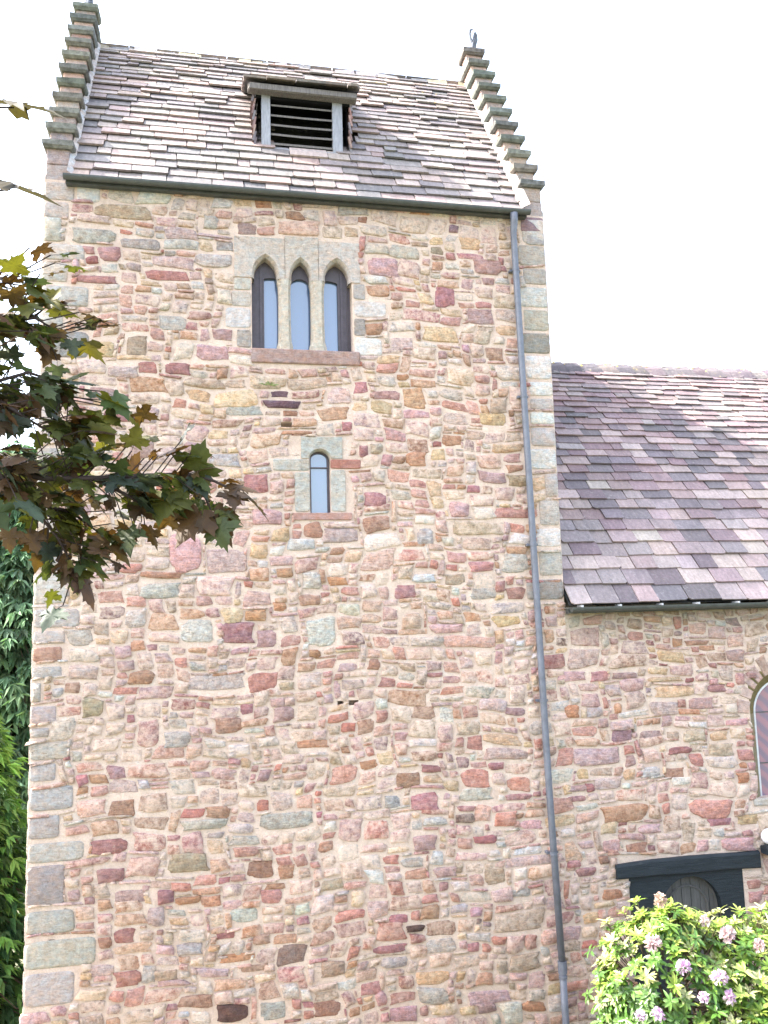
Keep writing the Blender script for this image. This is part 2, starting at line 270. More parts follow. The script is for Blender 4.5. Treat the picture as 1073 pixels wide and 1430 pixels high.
N_SPEC=[(6.5,7.15,1.88,2.13,'pg'),(6.83,7.5,1.16,1.4,'ob'),(7.74,8.06,1.64,1.81,'br'),(7.82,8.19,1.95,2.07,'rdd'),(8.18,8.55,2.51,2.69,'mv'),(7.6,8.04,2.46,2.66,'pg'),(7.03,7.35,2.16,2.33,'pu'),(7.43,7.78,2.16,2.3,'mv'),(7.82,8.02,2.12,2.28,'tn'),(8.06,8.39,2.1,2.27,'tn'),(8.45,8.73,2.09,2.24,'rc'),(7.61,8.12,2.89,2.98,'rc'),(7.68,8.27,2.68,2.86,'rc'),(8.65,9.03,1.23,1.65,'ol'),(6.41,6.64,2.49,2.68,'ob'),(7.09,7.23,2.51,2.67,'ob'),(6.71,6.95,2.48,2.64,'lv'),(6.33,6.75,2.95,3.1,'pk'),(6.79,7.06,2.93,3.09,'rd'),(7.1,7.47,2.95,3.06,'mv'),(8.76,9.05,2.5,2.67,'bg'),(8.46,8.76,2.72,2.85,'rm'),(8.69,9.05,2.27,2.38,'pk'),(8.83,9.13,2.7,2.78,'pg'),(6.53,6.72,1.72,1.88,'rc'),(7.17,7.36,1.67,1.84,'rc'),(7.41,7.7,1.68,1.84,'lv'),(6.35,6.69,1.58,1.68,'mv'),(6.36,6.66,1.45,1.55,'rm'),(8.32,8.68,1.01,1.14,'rd'),(8.74,9.1,1.0,1.15,'rc'),(8.05,8.42,0.91,1.07,'ol'),(7.33,7.68,0.99,1.13,'pk'),(7.22,7.37,0.97,1.14,'rd'),(6.83,7.09,0.8,0.99,'pk'),(7.14,7.46,0.77,0.92,'br'),(6.33,6.54,0.66,0.78,'rd'),(6.44,6.74,0.55,0.68,'rm'),(6.78,7.07,0.23,0.39,'ob'),(8.38,8.64,3.27,3.37,'ob'),(8.17,8.54,3.35,3.44,'br')]
L_QUOIN=[(-0.04,0.37,4.1,4.47,'gg'),(-0.03,0.51,3.83,4.06,'bg'),(-0.03,0.36,3.65,3.81,'gy'),(-0.03,0.33,3.45,3.63,'ob'),(-0.03,0.33,3.26,3.41,'bg'),(-0.03,0.11,3.0,3.23,'gy'),(-0.02,0.28,2.76,2.97,'lv'),(-0.03,0.21,2.61,2.73,'gy'),(-0.02,0.44,2.36,2.57,'gy'),(-0.02,0.29,2.13,2.34,'bg'),(-0.02,0.48,1.81,2.09,'bg'),(-0.02,0.34,1.51,1.78,'bg'),(-0.01,0.6,1.25,1.48,'gy'),(0.0,0.41,0.8,1.24,'dg'),(0.0,0.52,0.5,0.76,'gy'),(0.01,0.75,0.14,0.45,'gg'),(0.02,0.53,-0.24,0.12,'gy'),(0.02,0.22,8.49,8.82,'gg'),(0.02,0.49,8.26,8.48,'gg'),(0.01,0.3,7.98,8.24,'gg'),(0.01,0.55,7.68,7.95,'gy'),(0.01,0.26,7.39,7.64,'gg'),(0.01,0.56,7.04,7.38,'dg'),(0.01,0.26,6.77,7.01,'gg'),(0.01,0.44,6.51,6.75,'gg'),(0.0,0.22,6.23,6.48,'gy'),(-0.0,0.37,5.97,6.2,'gg'),(-0.01,0.26,5.69,5.95,'gy'),(-0.01,0.46,5.39,5.66,'gg'),(-0.01,0.23,5.12,5.37,'gy'),(-0.01,0.46,4.83,5.09,'gg'),(-0.03,0.28,4.5,4.8,'gg')]
R_QUOIN=[(6.17,6.47,8.89,9.25,'lg'),(6.09,6.47,8.56,8.87,'gg'),(6.15,6.47,8.29,8.54,'gy'),(6.08,6.47,7.97,8.27,'lg'),(6.13,6.46,7.64,7.95,'gg'),(6.07,6.48,7.32,7.62,'dg'),(6.12,6.5,6.96,7.3,'wh'),(6.15,6.52,6.73,6.94,'lg'),(6.16,6.53,6.54,6.71,'gg'),(6.15,6.54,6.34,6.52,'wh'),(6.15,6.55,6.04,6.31,'gy'),(6.07,6.55,5.73,6.02,'lg'),(6.31,6.54,5.36,5.69,'gg'),(6.21,6.54,4.98,5.33,'gg'),(6.15,6.54,4.7,4.96,'lg'),(6.17,6.54,4.32,4.67,'gy'),(5.98,6.53,4.01,4.29,'dg')]
TWIGS=[[(0.852,-7.6,4.495),(1.227,-7.6,4.423),(1.416,-7.6,4.333),(1.559,-7.55,4.295),(1.691,-7.5,4.305),(1.832,-7.45,4.323),(1.964,-7.4,4.338),(2.049,-7.4,4.315),(2.13,-7.35,4.281)],[(1.964,-7.4,4.338),(2.016,-7.4,4.273),(2.049,-7.4,4.192)],[(1.227,-7.6,4.423),(1.39,-7.6,4.551),(1.512,-7.55,4.612),(1.593,-7.5,4.597),(1.663,-7.5,4.498)],[(1.227,-7.6,4.423),(1.329,-7.6,4.696),(1.416,-7.5,4.802),(1.507,-7.45,4.814),(1.594,-7.4,4.778)],[(1.329,-7.6,4.696),(1.342,-7.6,4.847),(1.392,-7.5,4.925),(1.464,-7.5,4.907)],[(1.416,-7.6,4.333),(1.522,-7.55,4.228),(1.593,-7.5,4.128),(1.645,-7.5,4.032)],[(1.522,-7.55,4.228),(1.632,-7.5,4.203),(1.707,-7.45,4.143)],[(1.39,-7.6,4.551),(1.507,-7.6,4.47),(1.616,-7.55,4.409)],[(0.852,-7.6,4.495),(0.945,-7.6,5.036),(1.19,-7.6,5.342),(1.363,-7.6,5.405),(1.462,-7.6,5.415)],[(0.945,-7.6,5.036),(1.165,-7.5,5.16),(1.343,-7.5,5.19),(1.435,-7.5,5.205)],[(1.691,-7.5,4.305),(1.784,-7.5,4.257),(1.861,-7.4,4.215)],[(1.416,-7.6,4.333),(1.444,-7.3,4.402),(1.556,-7.2,4.399)]]

# ------------------------------------------------------------------ rubble masonry
PICK = [('pk', 13), ('pg', 15), ('rm', 6), ('mv', 9), ('lv', 5), ('tn', 14), ('rc', 13), ('ob', 12), ('br', 11), ('gg', 5), ('bg', 1.2), ('lg', 6), ('rd', 9), ('ro', 13), ('ol', 4), ('rdd', 2), ('pu', 2), ('rt', 14), ('db', .8), ('gy', 2)]
PN = [p[0] for p in PICK]; PW = [p[1] for p in PICK]
def desat(c, k):
    g = .3 * c[0] + .55 * c[1] + .15 * c[2]; return tuple(v + (g * w - v) * k for v, w in zip(c, (1.075, .965, .945)))
def tint(c, t): return tuple(v * w for v, w in zip(c, t))
def stone_col(key, r): return jit(desat(alb(PAL[key], 1.12), .20), .13, r)
def front(u, v, d): return (u, -d, v)

def add_stone(mb, r, x0, x1, z0, z1, col, smear, mp=front, n=14, ex=None, gap=None, skew=.21, proud=None, warp=True, noise_=.12):
    w, h = x1 - x0, z1 - z0
    g = (r.uniform(.001, .008) if gap is None else gap); g = min(g, .3 * min(w, h))
    sk = skew * min(w, h) if warp else skew * .25 * min(w, h)
    J = lambda: r.uniform(-.35, .75) * sk
    c00 = (x0 + g + J(), z0 + g + J()); c10 = (x1 - g - J(), z0 + g + J()); c11 = (x1 - g - J(), z1 - g - J()); c01 = (x0 + g + J(), z1 - g - J())
    e = r.uniform(3.2, 8.5) if ex is None else ex
    pr = r.uniform(.005, .026) if proud is None else proud
    tx, tz = r.uniform(-.35, .35), r.uniform(-.35, .35)
    ph = [r.uniform(0, 6.3) for _ in range(3)]
    ring = []
    for k in range(n):
        t = 2 * math.pi * (k + .5) / n; c, s = math.cos(t), math.sin(t)
        rr = 1 + noise_ * (math.sin(2 * t + ph[0]) * .5 + math.sin(3 * t + ph[1]) * .6 + math.sin(5 * t + ph[2]) * .5) + r.uniform(-noise_, noise_) * .5
        a = abs(c) ** (2 / e) * (1 if c > 0 else -1) * rr; b = abs(s) ** (2 / e) * (1 if s > 0 else -1) * rr
        ring.append((max(-1.08, min(1.08, a)), max(-1.08, min(1.08, b))))
    def P(a, b, d):
        fa, fb = (a + 1) / 2, (b + 1) / 2
        u = (c00[0] * (1 - fa) + c10[0] * fa) * (1 - fb) + (c01[0] * (1 - fa) + c11[0] * fa) * fb
        v = (c00[1] * (1 - fa) + c10[1] * fa) * (1 - fb) + (c01[1] * (1 - fa) + c11[1] * fa) * fb
        if warp:
            u += .030 * math.sin(v * 4.1 + 1.3 * math.sin(u * 1.7)) + .022 * math.sin(v * 9.3 + u * 2.1); v += .034 * math.sin(u * 1.9 + .8 * math.sin(v * 2.3)) + .014 * math.sin(u * 5.3 + v * 2)
        return mp(u, v, d)
    m = min(w, h); V = []
    for sc, d in ((1.0, -.014), (1 - min(.010 / w, .06), pr * .55), (1 - min(.05, .1 * m / w) * 2.2, pr)):
        for a, b in ring:
            sa = 1 - (1 - sc) * 1; sb = 1 - (1 - sc) * min(w / h, 2.5)
            V.append(P(a * sa, b * sb, d + (tx * a + tz * b) * pr * (.5 if d > 0 else 0)))
    V.append(P(0, 0, pr * 1.08))
    F = [(q * n + k, q * n + (k + 1) % n, (q + 1) * n + (k + 1) % n, (q + 1) * n + k) for q in (0, 1) for k in range(n)]
    F += [(2 * n + k, 2 * n + (k + 1) % n, 3 * n) for k in range(n)]
    mb.add(V, F, col, smear)

def rubble(mb, x0, x1, z0, z1, holes, specials, seed, mp=front, n=14, cell=.044, key=None):
    r = random.Random(seed)
    nx, nz = int(round((x1 - x0) / cell)), int(round((z1 - z0) / cell))
    occ = np.zeros((nz, nx), bool); cx = (x1 - x0) / nx; cz = (z1 - z0) / nz
    def mark(a):
        i0, i1 = int(round((a[0] - x0) / cx)), int(round((a[1] - x0) / cx)); j0, j1 = int(round((a[2] - z0) / cz)), int(round((a[3] - z0) / cz))
        occ[max(j0, 0):max(j1, 0), max(i0, 0):max(i1, 0)] = True
    for h in holes: mark(h)
    done = []
    for s in specials:
        if any(s[0] < q[1] - .025 and s[1] > q[0] + .025 and s[2] < q[3] - .025 and s[3] > q[2] + .025 for q in done): continue
        done.append(s)
        mark(s); add_stone(mb, r, s[0], s[1], s[2], s[3], stone_col(s[4], r), r.uniform(0, .25), mp, n, ex=r.uniform(3.5, 7), gap=.012, skew=.10, warp=False)
    for j in range(nz):
        for i in range(nx):
            if occ[j, i]: continue
            hh = r.choices((1, 2, 3, 4, 5, 6, 7), (9, 23, 30, 22, 10, 4, 1))[0]
            ww = max(1, int(round(hh * r.choice((.9, 1.2, 1.5, 1.8, 2.2, 2.8)) + r.uniform(-.4, .6)))) if hh > 1 else r.randint(2, 6)
            hh = min(hh, nz - j)
            w = 0
            while w < ww and i + w < nx and not occ[j, i + w]: w += 1
            rem = 0
            while i + w + rem < nx and rem < 3 and not occ[j, i + w + rem]: rem += 1
            if rem < 3 and w < 9: w += rem
            if w == 1: hh = min(hh, 2)
            if hh > w: hh = max(2, w - 1) if r.random() < .8 else hh
            h = 1
            while h < hh and not occ[j + h, i:i + w].any(): h += 1
            occ[j:j + h, i:i + w] = True
            k = key(r, x0 + i * cx, z0 + j * cz) if key else r.choices(PN, PW)[0]
            col = stone_col(k, r); sm = r.choice((0, .1, .25, .4, .6, .8, 1.0))
            if h == 1 or w == 1: sm = min(1, sm + .15)
            col = mixc(col, MORTAR, r.choice((0, .0, .1, .2, .4)))
            add_stone(mb, r, x0 + i * cx, x0 + (i + w) * cx, z0 + j * cz, z0 + (j + h) * cz, col, sm, mp, n)

def sheet(mb, x0, x1, z0, z1, holes, mp=front, depth=0., col=(.5, .5, .5), m=0):
    """mortar plane with openings, each opening gets reveals `h[4]` deep and, with h[5], a closed back"""
    xs = sorted({x0, x1, *[q for h in holes for q in (h[0], h[1])]}); zs = sorted({z0, z1, *[q for h in holes for q in (h[2], h[3])]})
    for a, b in zip(xs, xs[1:]):
        for c, d in zip(zs, zs[1:]):
            mx, mz = (a + b) / 2, (c + d) / 2
            if any(h[0] < mx < h[1] and h[2] < mz < h[3] for h in holes): continue
            mb.add([mp(a, c, depth), mp(b, c, depth), mp(b, d, depth), mp(a, d, depth)], [(0, 1, 2, 3)], col, 0, m)
    for h in holes:
        a, b, c, d, dp = h[:5]
        if not dp: continue
        q = [(a, c), (b, c), (b, d), (a, d)]
        V = [mp(u, v, depth) for u, v in q] + [mp(u, v, depth - dp) for u, v in q]
        F = [(k, (k + 1) % 4, 4 + (k + 1) % 4, 4 + k) for k in range(4)]
        if len(h) > 5: F.append((4, 5, 6, 7))
        mb.add(V, F, col, 0, m)

# ------------------------------------------------------------------ roofs
def slates(mb, o, ud, vd, nd, u0, u1, rows, wr, cols, seed, th=(.014, .030), alpha=0., skip=None, rough=.012, afn=None):
    """rows: list of (v, exposure). One small slab per slate, tail lifted over the row below"""
    r = random.Random(seed)
    o, ud, vd, nd = map(Vector, (o, ud, vd, nd))
    for v, ex in rows:
        u = u0 - r.uniform(0, .2)
        wob = r.uniform(0, 6)
        while u < u1:
            w = r.uniform(*wr) * (1 if r.random() > .15 else .6)
            a, b = max(u, u0), min(u + w - r.uniform(.003, .010), u1); u += w
            if b - a < .05: continue
            if skip and skip((a + b) / 2, v): continue
            dv = .010 * math.sin(a * 2.2 + wob) + r.uniform(-rough, rough); t = r.uniform(*th); lift = r.uniform(0, .010)
            top = v + ex * 1.55
            c1, c2 = r.choice((0, 0, 0, .25, .5)) * .07, r.choice((0, 0, 0, .25, .5)) * .07   # broken tail corners
            sl = r.uniform(-.012, .012)
            base = [(a + c1, v + dv), (b - c2, v + dv + sl), (b, v + dv + sl + c2 * .8), (b - r.uniform(0, .01), top), (a + r.uniform(0, .01), top), (a, v + dv + c1 * .8)]
            def P(uu, vv, nn):
                k = max(0, min(1, (top - vv) / (top - v)))
                return tuple(o + ud * uu + vd * vv + nd * (nn + k * (t + .012 + lift)))
            V = [P(x, y, 0) for x, y in base] + [P(x, y, t) for x, y in base]
            F = [(5, 4, 3, 2, 1, 0), (6, 7, 8, 9, 10, 11)] + [(k, (k + 1) % 6, 6 + (k + 1) % 6, 6 + k) for k in range(6)]
            mb.add(V, F, cols(r, (a + b) / 2, v), alpha if afn is None else afn(a, v))

def arch_z(x, cx, w, zs, rise, pointed):
    """height of an arched head above x"""
    t = (x - cx) / (w / 2)
    if abs(t) >= 1: return zs
    if not pointed: return zs + rise * math.sqrt(max(0, 1 - t * t))
    # two arcs meeting in a point
    hw = w / 2; R = (hw * hw + rise * rise) / (2 * hw)
    xx = abs(t) * hw; return zs + math.sqrt(max(0, R * R - (xx + R - hw) ** 2))
def arch_plate(mb, x0, x1, z0, z1, cx, w, zs, rise, pointed, y0, y1, col, a=0., flare=0., yc=None, m=0, n=18):
    """slab from z0..z1 pierced by an arched opening that is open below z0; y0 front, y1 back, optional splay to yc"""
    def prof(ww, rr):
        xs = [x0] + [cx - ww / 2 + ww * k / n for k in range(n + 1)] + [x1]
        xs[1] += 1e-4; xs[-2] -= 1e-4
        pts = [(x0, z0), (cx - ww / 2, z0)] if zs >= z0 else [(x0, z0), (cx - ww / 2, z0)]
        pts += [(cx - ww / 2 * math.cos(math.pi * k / n), arch_z(cx - ww / 2 * math.cos(math.pi * k / n), cx, ww, zs, rr, pointed)) for k in range(n + 1)]
        pts += [(cx + ww / 2, z0), (x1, z0)]
        return pts
    wf = w + 2 * flare; rf = rise + flare * 1.3
    f = prof(wf, rf); i = prof(w, rise); K = len(f)
    V = [(x, y0, z) for x, z in f] + [(min(max(x, x0), x1), y0, z1) for x, z in f]
    F = [(k, k + 1, K + k + 1, K + k) for k in range(K - 1) if abs(f[k][0] - f[k + 1][0]) > 1e-6]
    o = 2 * K; yc = y0 if yc is None else yc
    V += [(x, yc, z) for x, z in i] + [(x, y1, z) for x, z in i]
    F += [(k, o + k, o + k + 1, k + 1) for k in range(1, K - 2)] + [(o + k, o + K + k, o + K + k + 1, o + k + 1) for k in range(1, K - 2)]
    # ends, top
    o2 = len(V); V += [(x0, y1, z0), (x1, y1, z0), (x1, y1, z1), (x0, y1, z1), (x0, y0, z0), (x1, y0, z0), (x1, y0, z1), (x0, y0, z1)]
    F += [(o2 + 4, o2 + 7, o2 + 3, o2), (o2 + 5, o2 + 1, o2 + 2, o2 + 6), (o2 + 7, o2 + 6, o2 + 2, o2 + 3)]
    # underside left and right of the opening
    V += [(cx - wf / 2, y0, z0), (cx - w / 2, y1, z0), (cx + wf / 2, y0, z0), (cx + w / 2, y1, z0)]
    F += [(o2 + 4, o2, o2 + 9, o2 + 8), (o2 + 10, o2 + 11, o2 + 1, o2 + 5)]
    mb.add(V, F, col, a, m)

# ================================================================== church tower
W = 6.5; EZ = 9.27; RY = 2.055; RZ = 12.60; GZ = -1.75; TD = 4.11
tower = thing('church_tower', (3.25, 0, GZ), 'tall pink and grey rubble stone church tower with stepped gables and slate saddleback roof', 'tower')
wall = MB()
JAMB = [(2.27, 2.497, 8.0, 8.178, 'gg'), (2.24, 2.497, 7.78, 7.998, 'gy'), (2.16, 2.497, 7.5, 7.778, 'lg'), (2.30, 2.497, 7.25, 7.498, 'dg'), (3.80, 3.97, 7.95, 8.178, 'gy'), (3.80, 4.24, 7.715, 7.945, 'lg'), (3.80, 3.96, 7.46, 7.71, 'dg'), (3.80, 4.17, 7.20, 7.455, 'wh')]
dressed = [(2.28, 3.93, 8.175, 8.75), (2.49, 3.87, 7.06, 8.18), *[q[:4] for q in JAMB], (2.99, 3.72, 5.06, 6.13), (2.73, 3.86, 5.68, 5.85)]
puts = [(2.85, 2.99, 6.24, 6.31, .16, 1), (3.49, 3.57, 2.81, 2.86, .16, 1), (3.63, 3.75, 2.80, 2.86, .16, 1), (3.0, 3.07, 1.55, 1.60, .12, 1), (5.25, 5.33, 3.93, 3.98, .1, 1)]
quoin_rects = [tuple(q[:4]) for q in L_QUOIN + R_QUOIN]
extraL = [(0.0, .36, 9.03, 9.28, 'gg'), (.37, .66, 9.03, 9.26, 'lg'), (0.0, .3, 8.80, 9.02, 'gy'), (6.16, 6.5, 9.04, 9.28, 'pu'), (6.22, 6.5, 8.86, 9.03, 'gy')]
def clampq(q):
    x0, x1, z0, z1, k = q
    if x0 < .2: x0 = 0.0
    if x1 > 6.3: x1 = 6.5
    return (x0, x1, z0, z1, k)
LQ = [clampq(q) for q in L_QUOIN + extraL if q[0] < 3]; RQ = [clampq(q) for q in R_QUOIN + extraL if q[0] > 3]
allholes = dressed + puts + [q[:4] for q in LQ + RQ]
def tkey(r, x, z):
    k = r.choices(PN, PW)[0]
    if z > 8.3 and r.random() < .35: k = r.choice(('gg', 'lg', 'tn', 'gy', 'pg'))
    return k
specs = [s for s in T_SPEC if not any(s[0] < q[1] - .03 and s[1] > q[0] + .03 and s[2] < q[3] - .03 and s[3] > q[2] + .03 for q in LQ + RQ + dressed)]
rubble(wall, 0, W, GZ, 9.28, allholes, specs, 11, front, 18, key=tkey)
sh = [(2.5, 3.79, 7.25, 8.5, .32), (3.20, 3.46, 5.16, 5.97, .2)] + puts
sheet(wall, 0, W, GZ - .2, 9.30, sh, front, 0., (.5, .5, .5), 1)
# other three faces
left_face = lambda u, v, d: (-d, TD - u, v)
right_face = lambda u, v, d: (W + d, u, v)
rubble(wall, 0, TD, GZ, 9.28, [(0, .45, GZ, 9.28), (TD - .45, TD, GZ, 9.28)], [], 12, left_face, 10, cell=.075)
rubble(wall, 0, TD, 4.2, 9.28, [(0, .45, GZ, 9.28)], [], 13, right_face, 10, cell=.075)
sheet(wall, 0, TD, GZ - .2, 9.30, [], left_face, 0., (.5, .5, .5), 1); sheet(wall, 0, TD, GZ - .2, 9.30, [], right_face, 0., (.5, .5, .5), 1)
sheet(wall, 0, W, GZ - .2, 9.30, [], lambda u, v, d: (W - u, TD + d, v), 0., (.5, .5, .5), 1)
wall.build('wall', [M_RUB, M_MOR], tower, smooth=True)
# a few slate chips packed into the wall under the belfry window are stones of the wall itself (specials)

QM = {k: MB() for k in ('front left', 'front right', 'rear left', 'rear right')}; r = random.Random(5)
for q in LQ + RQ:
    add_stone(QM['front left' if q[0] < 3 else 'front right'], r, q[0] - (0 if q[0] > .05 else .006), q[1] + (0 if q[1] < 6.45 else .006), q[2], q[3], jit(desat(alb(PAL[q[4]], 1.02), .45), .10, r), r.uniform(0, .35), front, 16, ex=r.uniform(7, 11), gap=.007, skew=.05, proud=r.uniform(.008, .018), warp=False, noise_=.02)
z = GZ; tog = 0
while z < 9.2:     # quoins on the side faces, same heights all the way up
    h = r.uniform(.24, .38); wq = (.42, .28)[tog]; tog = 1 - tog
    for key, mp, a, b in (('front left', left_face, TD - wq, TD + .006), ('rear left', left_face, -.006, wq), ('front right', right_face, -.006, wq), ('rear right', right_face, TD - wq, TD + .006)):
        if 'right' in key and z < 4: continue
        add_stone(QM[key], r, a, b, z, z + h, jit(desat(alb(PAL[r.choice(('gg', 'gy', 'lg', 'bg'))]), .45), .1, r), .2, mp, 12, ex=9, gap=.007, skew=.05, proud=.012, warp=False, noise_=.02)
    z += h
for q in QM.values(): q.build('corner_quoins', M_ASH, tower, smooth=True)

# ---- belfry window (three pointed lights)
SILLZ = 7.25
win = MB(); r = random.Random(21)
for x0, x1, z1, cx, w, ri, k in ((2.285, 2.921, 8.72, 2.677, .285, .235, 'lg'), (2.927, 3.356, 8.76, 3.128, .235, .215, 'lg'), (3.362, 3.90, 8.72, 3.598, .305, .235, 'lg')):
    arch_plate(win, x0, x1, 8.18, z1, cx, w, 8.235, ri, True, -.014, .17, jit(desat(alb(mixc(PAL[k], (206, 190, 168), .5), 1.15), .45), .05, r), .25, flare=.03, yc=.05)
for q in JAMB: add_stone(win, r, *q[:4], jit(desat(alb(PAL[q[4]], 1.05), .45), .06, r), .25, front, 16, ex=8, gap=.006, skew=.06, proud=.012, warp=False, noise_=.025)
win_o = win.build('window', M_ASH, tower)
s = MB(); s.box(2.49, 3.868, -.035, .17, 7.065, 7.246, alb((186, 158, 150)), .1, .004, bev=.012); s.build('sill', M_ASH, win_o)
for cx, hw in ((2.918, .080), (3.342, .088)):
    mu = MB(); V = []; K = [(7.25, 1.28), (7.31, 1.25), (7.38, 1.02), (7.6, .95), (8.0, .95), (8.10, 1.0), (8.18, 1.16)]
    for zz, k in K:
        h = hw * k
        V += [(cx - h * .55, -.012, zz), (cx + h * .55, -.012, zz), (cx + h, .05, zz), (cx + h, .17, zz), (cx - h, .17, zz), (cx - h, .05, zz)]
    F = [(i * 6 + k, i * 6 + (k + 1) % 6, i * 6 + 6 + (k + 1) % 6, i * 6 + 6 + k) for i in range(len(K) - 1) for k in range(6)] + [(5, 4, 3, 2, 1, 0), tuple(range(6 * len(K) - 6, 6 * len(K)))]
    mu.add(V, F, alb((206, 198, 184), 1.1), .25); mu.build('mullion', M_ASH, win_o)
fr = MB()
for x0, x1, ox0, ox1, zt, ri in ((2.47, 2.925, 2.665, 2.905, 8.25, .02), (2.927, 3.341, 2.985, 3.275, 8.19, .15), (3.343, 3.82, 3.365, 3.625, 8.24, .04)):
    c = (.5, .5, .5)
    arch_plate(fr, x0, x1, 8.1, 8.5, (ox0 + ox1) / 2, ox1 - ox0, zt - ri * .5, ri, False, .172, .215, c)
    for a, b in ((x0, ox0), (ox1, x1)):
        if b - a > .02: fr.box(a, b, .172, .215, 7.25, 8.0995, c)
    fr.box(ox0 + .003, ox1 - .003, .176, .215, 7.25, 7.30, c)
for a, b in ((2.61, 2.64), (3.66, 3.69), (3.74, 3.75)): fr.box(a, b, .155, .170, 7.255, 8.36, (.5, .5, .5))
fr.build('frame', M_FRAME, win_o)
for a, b in ((2.63, 2.835), (3.01, 3.245), (3.44, 3.69)):
    st = MB(); st.box(a, b, .10, .152, 7.2475, 7.277, (.6, .6, .6)); st.build('lead_flashing', M_LEAD, win_o)
for a, b in ((2.66, 2.91), (2.98, 3.28), (3.36, 3.63)):
    p = MB(); p.box(a, b, .218, .228, 7.26, 8.4, (.1, .1, .1)); p.build('pane', M_PANE, win_o)

# ---- small round-headed window
w2 = MB(); r = random.Random(31)
arch_plate(w2, 3.095, 3.615, 5.852, 6.125, 3.33, .245, 5.853, .10, False, -.016, .10, alb((206, 206, 198)), .1, flare=.018, yc=.03)
for a in ((2.735, 3.205, 5.685, 5.848, 'lg'), (3.455, 3.86, 5.715, 5.848, 'rt'), (3.0, 3.205, 5.17, 5.682, 'lg'), (3.455, 3.655, 5.17, 5.712, 'lg')):
    add_stone(w2, r, *a[:4], alb(PAL[a[4]]), .12, front, 16, ex=10, gap=.004, skew=.04, proud=.016, warp=False, noise_=.012)
w2o = w2.build('window', M_ASH, tower)
s = MB(); s.box(2.985, 3.72, -.02, .1, 5.07, 5.164, alb((198, 160, 150)), .1, .004, bev=.008); s.build('sill', M_ASH, w2o)
fr = MB(); arch_plate(fr, 3.19, 3.47, 5.8, 6.0, 3.33, .205, 5.853, .08, False, .10, .13, (.5,) * 3)
for a, b in ((3.19, 3.2275), (3.4325, 3.47)): fr.box(a, b, .10, .13, 5.16, 5.7995, (.5,) * 3)
fr.box(3.2275, 3.4325, .105, .13, 5.745, 5.758, (.5,) * 3); fr.build('frame', M_FRAME, w2o)
p = MB(); p.box(3.21, 3.45, .132, .14, 5.16, 5.96, (.1,) * 3); p.build('pane', M_PANE, w2o)

# ---- roof
dy, dz = RY + .12, RZ - EZ; SL = math.hypot(dy, dz)
TV = (0, dy / SL, dz / SL); TN = (0, -dz / SL, dy / SL)
rows = []; v = -.03; k = 0
while v < SL - .08:
    ex = .205 - .085 * v / SL; rows.append((v, ex)); v += ex
GREY = [alb(c, 1.7) for c in ((164, 160, 158), (146, 143, 144), (180, 173, 168), (130, 130, 132), (192, 184, 178), (168, 159, 156), (152, 148, 146), (178, 164, 158))]
tcols = lambda r, u, v: jit(tint(r.choice(GREY), (1.07, .97, .94)), .11, r)
roof = MB()
dorm = lambda u, v: 2.66 < u < 3.86 and v > .97 and v < 2.7
slates(roof, (0, -.12, EZ), (1, 0, 0), TV, TN, .31, 6.17, rows, (.26, .56), tcols, 41, skip=dorm, afn=lambda u, v: .95 if v > 2.9 and (u < 2.0 or 4.1 < u < 5.8) else .2)
slates(roof, (0, TD + .12, EZ), (1, 0, 0), (0, -dy / SL, dz / SL), (0, dz / SL, dy / SL), .31, 6.17, rows[::1], (.4, .7), tcols, 42)
for yy, s_ in ((-.10, 1), (TD + .10, -1)):   # boarding under the slates
    roof.add([(.30, yy, EZ - .02), (6.2, yy, EZ - .02), (6.2, RY, RZ - .04), (.30, RY, RZ - .04)], [(0, 1, 2, 3)], (.03, .03, .03))
ro = roof.build('roof', M_SLATE, tower)
rid = MB(); u = .31; r = random.Random(43)
while u < 6.1:
    w = r.uniform(.16, .40); lift = r.uniform(-.055, .015); b = min(u + w - r.uniform(.0, .05), 6.15); c = jit(alb(r.choice(((178, 172, 172), (196, 190, 184), (150, 150, 154), (200, 190, 160))), 1.7), .12, r)
    prof = [(-.17, -.21), (-.06, .02), (0, .045), (.06, .02), (.17, -.21), (.13, -.22), (0, -.03), (-.13, -.22)]
    V = [(x + r.uniform(-.02, .02), RY + py * .8, RZ + .02 + lift + pz + r.uniform(-.018, .018)) for x in (u, b) for py, pz in prof]
    rid.add(V, [tuple(range(7, -1, -1)), tuple(range(8, 16))] + [(k, (k + 1) % 8, 8 + (k + 1) % 8, 8 + k) for k in range(8)], c, .5); u += w
rid.build('ridge_stones', M_SLATE, ro)
for xa, xb, ha, hb in ((.29, .35, .10, .05), (6.12, 6.225, .055, .13)):   # pale mortar fillets where roof meets the parapets
    fi = MB(); pts = []
    for q in range(13):
        vv = SL * q / 12
        for x, hh in ((xa, ha), (xb, hb)): pts.append((x, -.12 + TV[1] * vv + TN[1] * hh, EZ + TV[2] * vv + TN[2] * hh + rnd.uniform(-.006, .006)))
    fi.add(pts, [(2 * q, 2 * q + 1, 2 * q + 3, 2 * q + 2) for q in range(12)], alb((226, 220, 216)), .0)
    fi.build('mortar_fillet', M_ASH, ro)

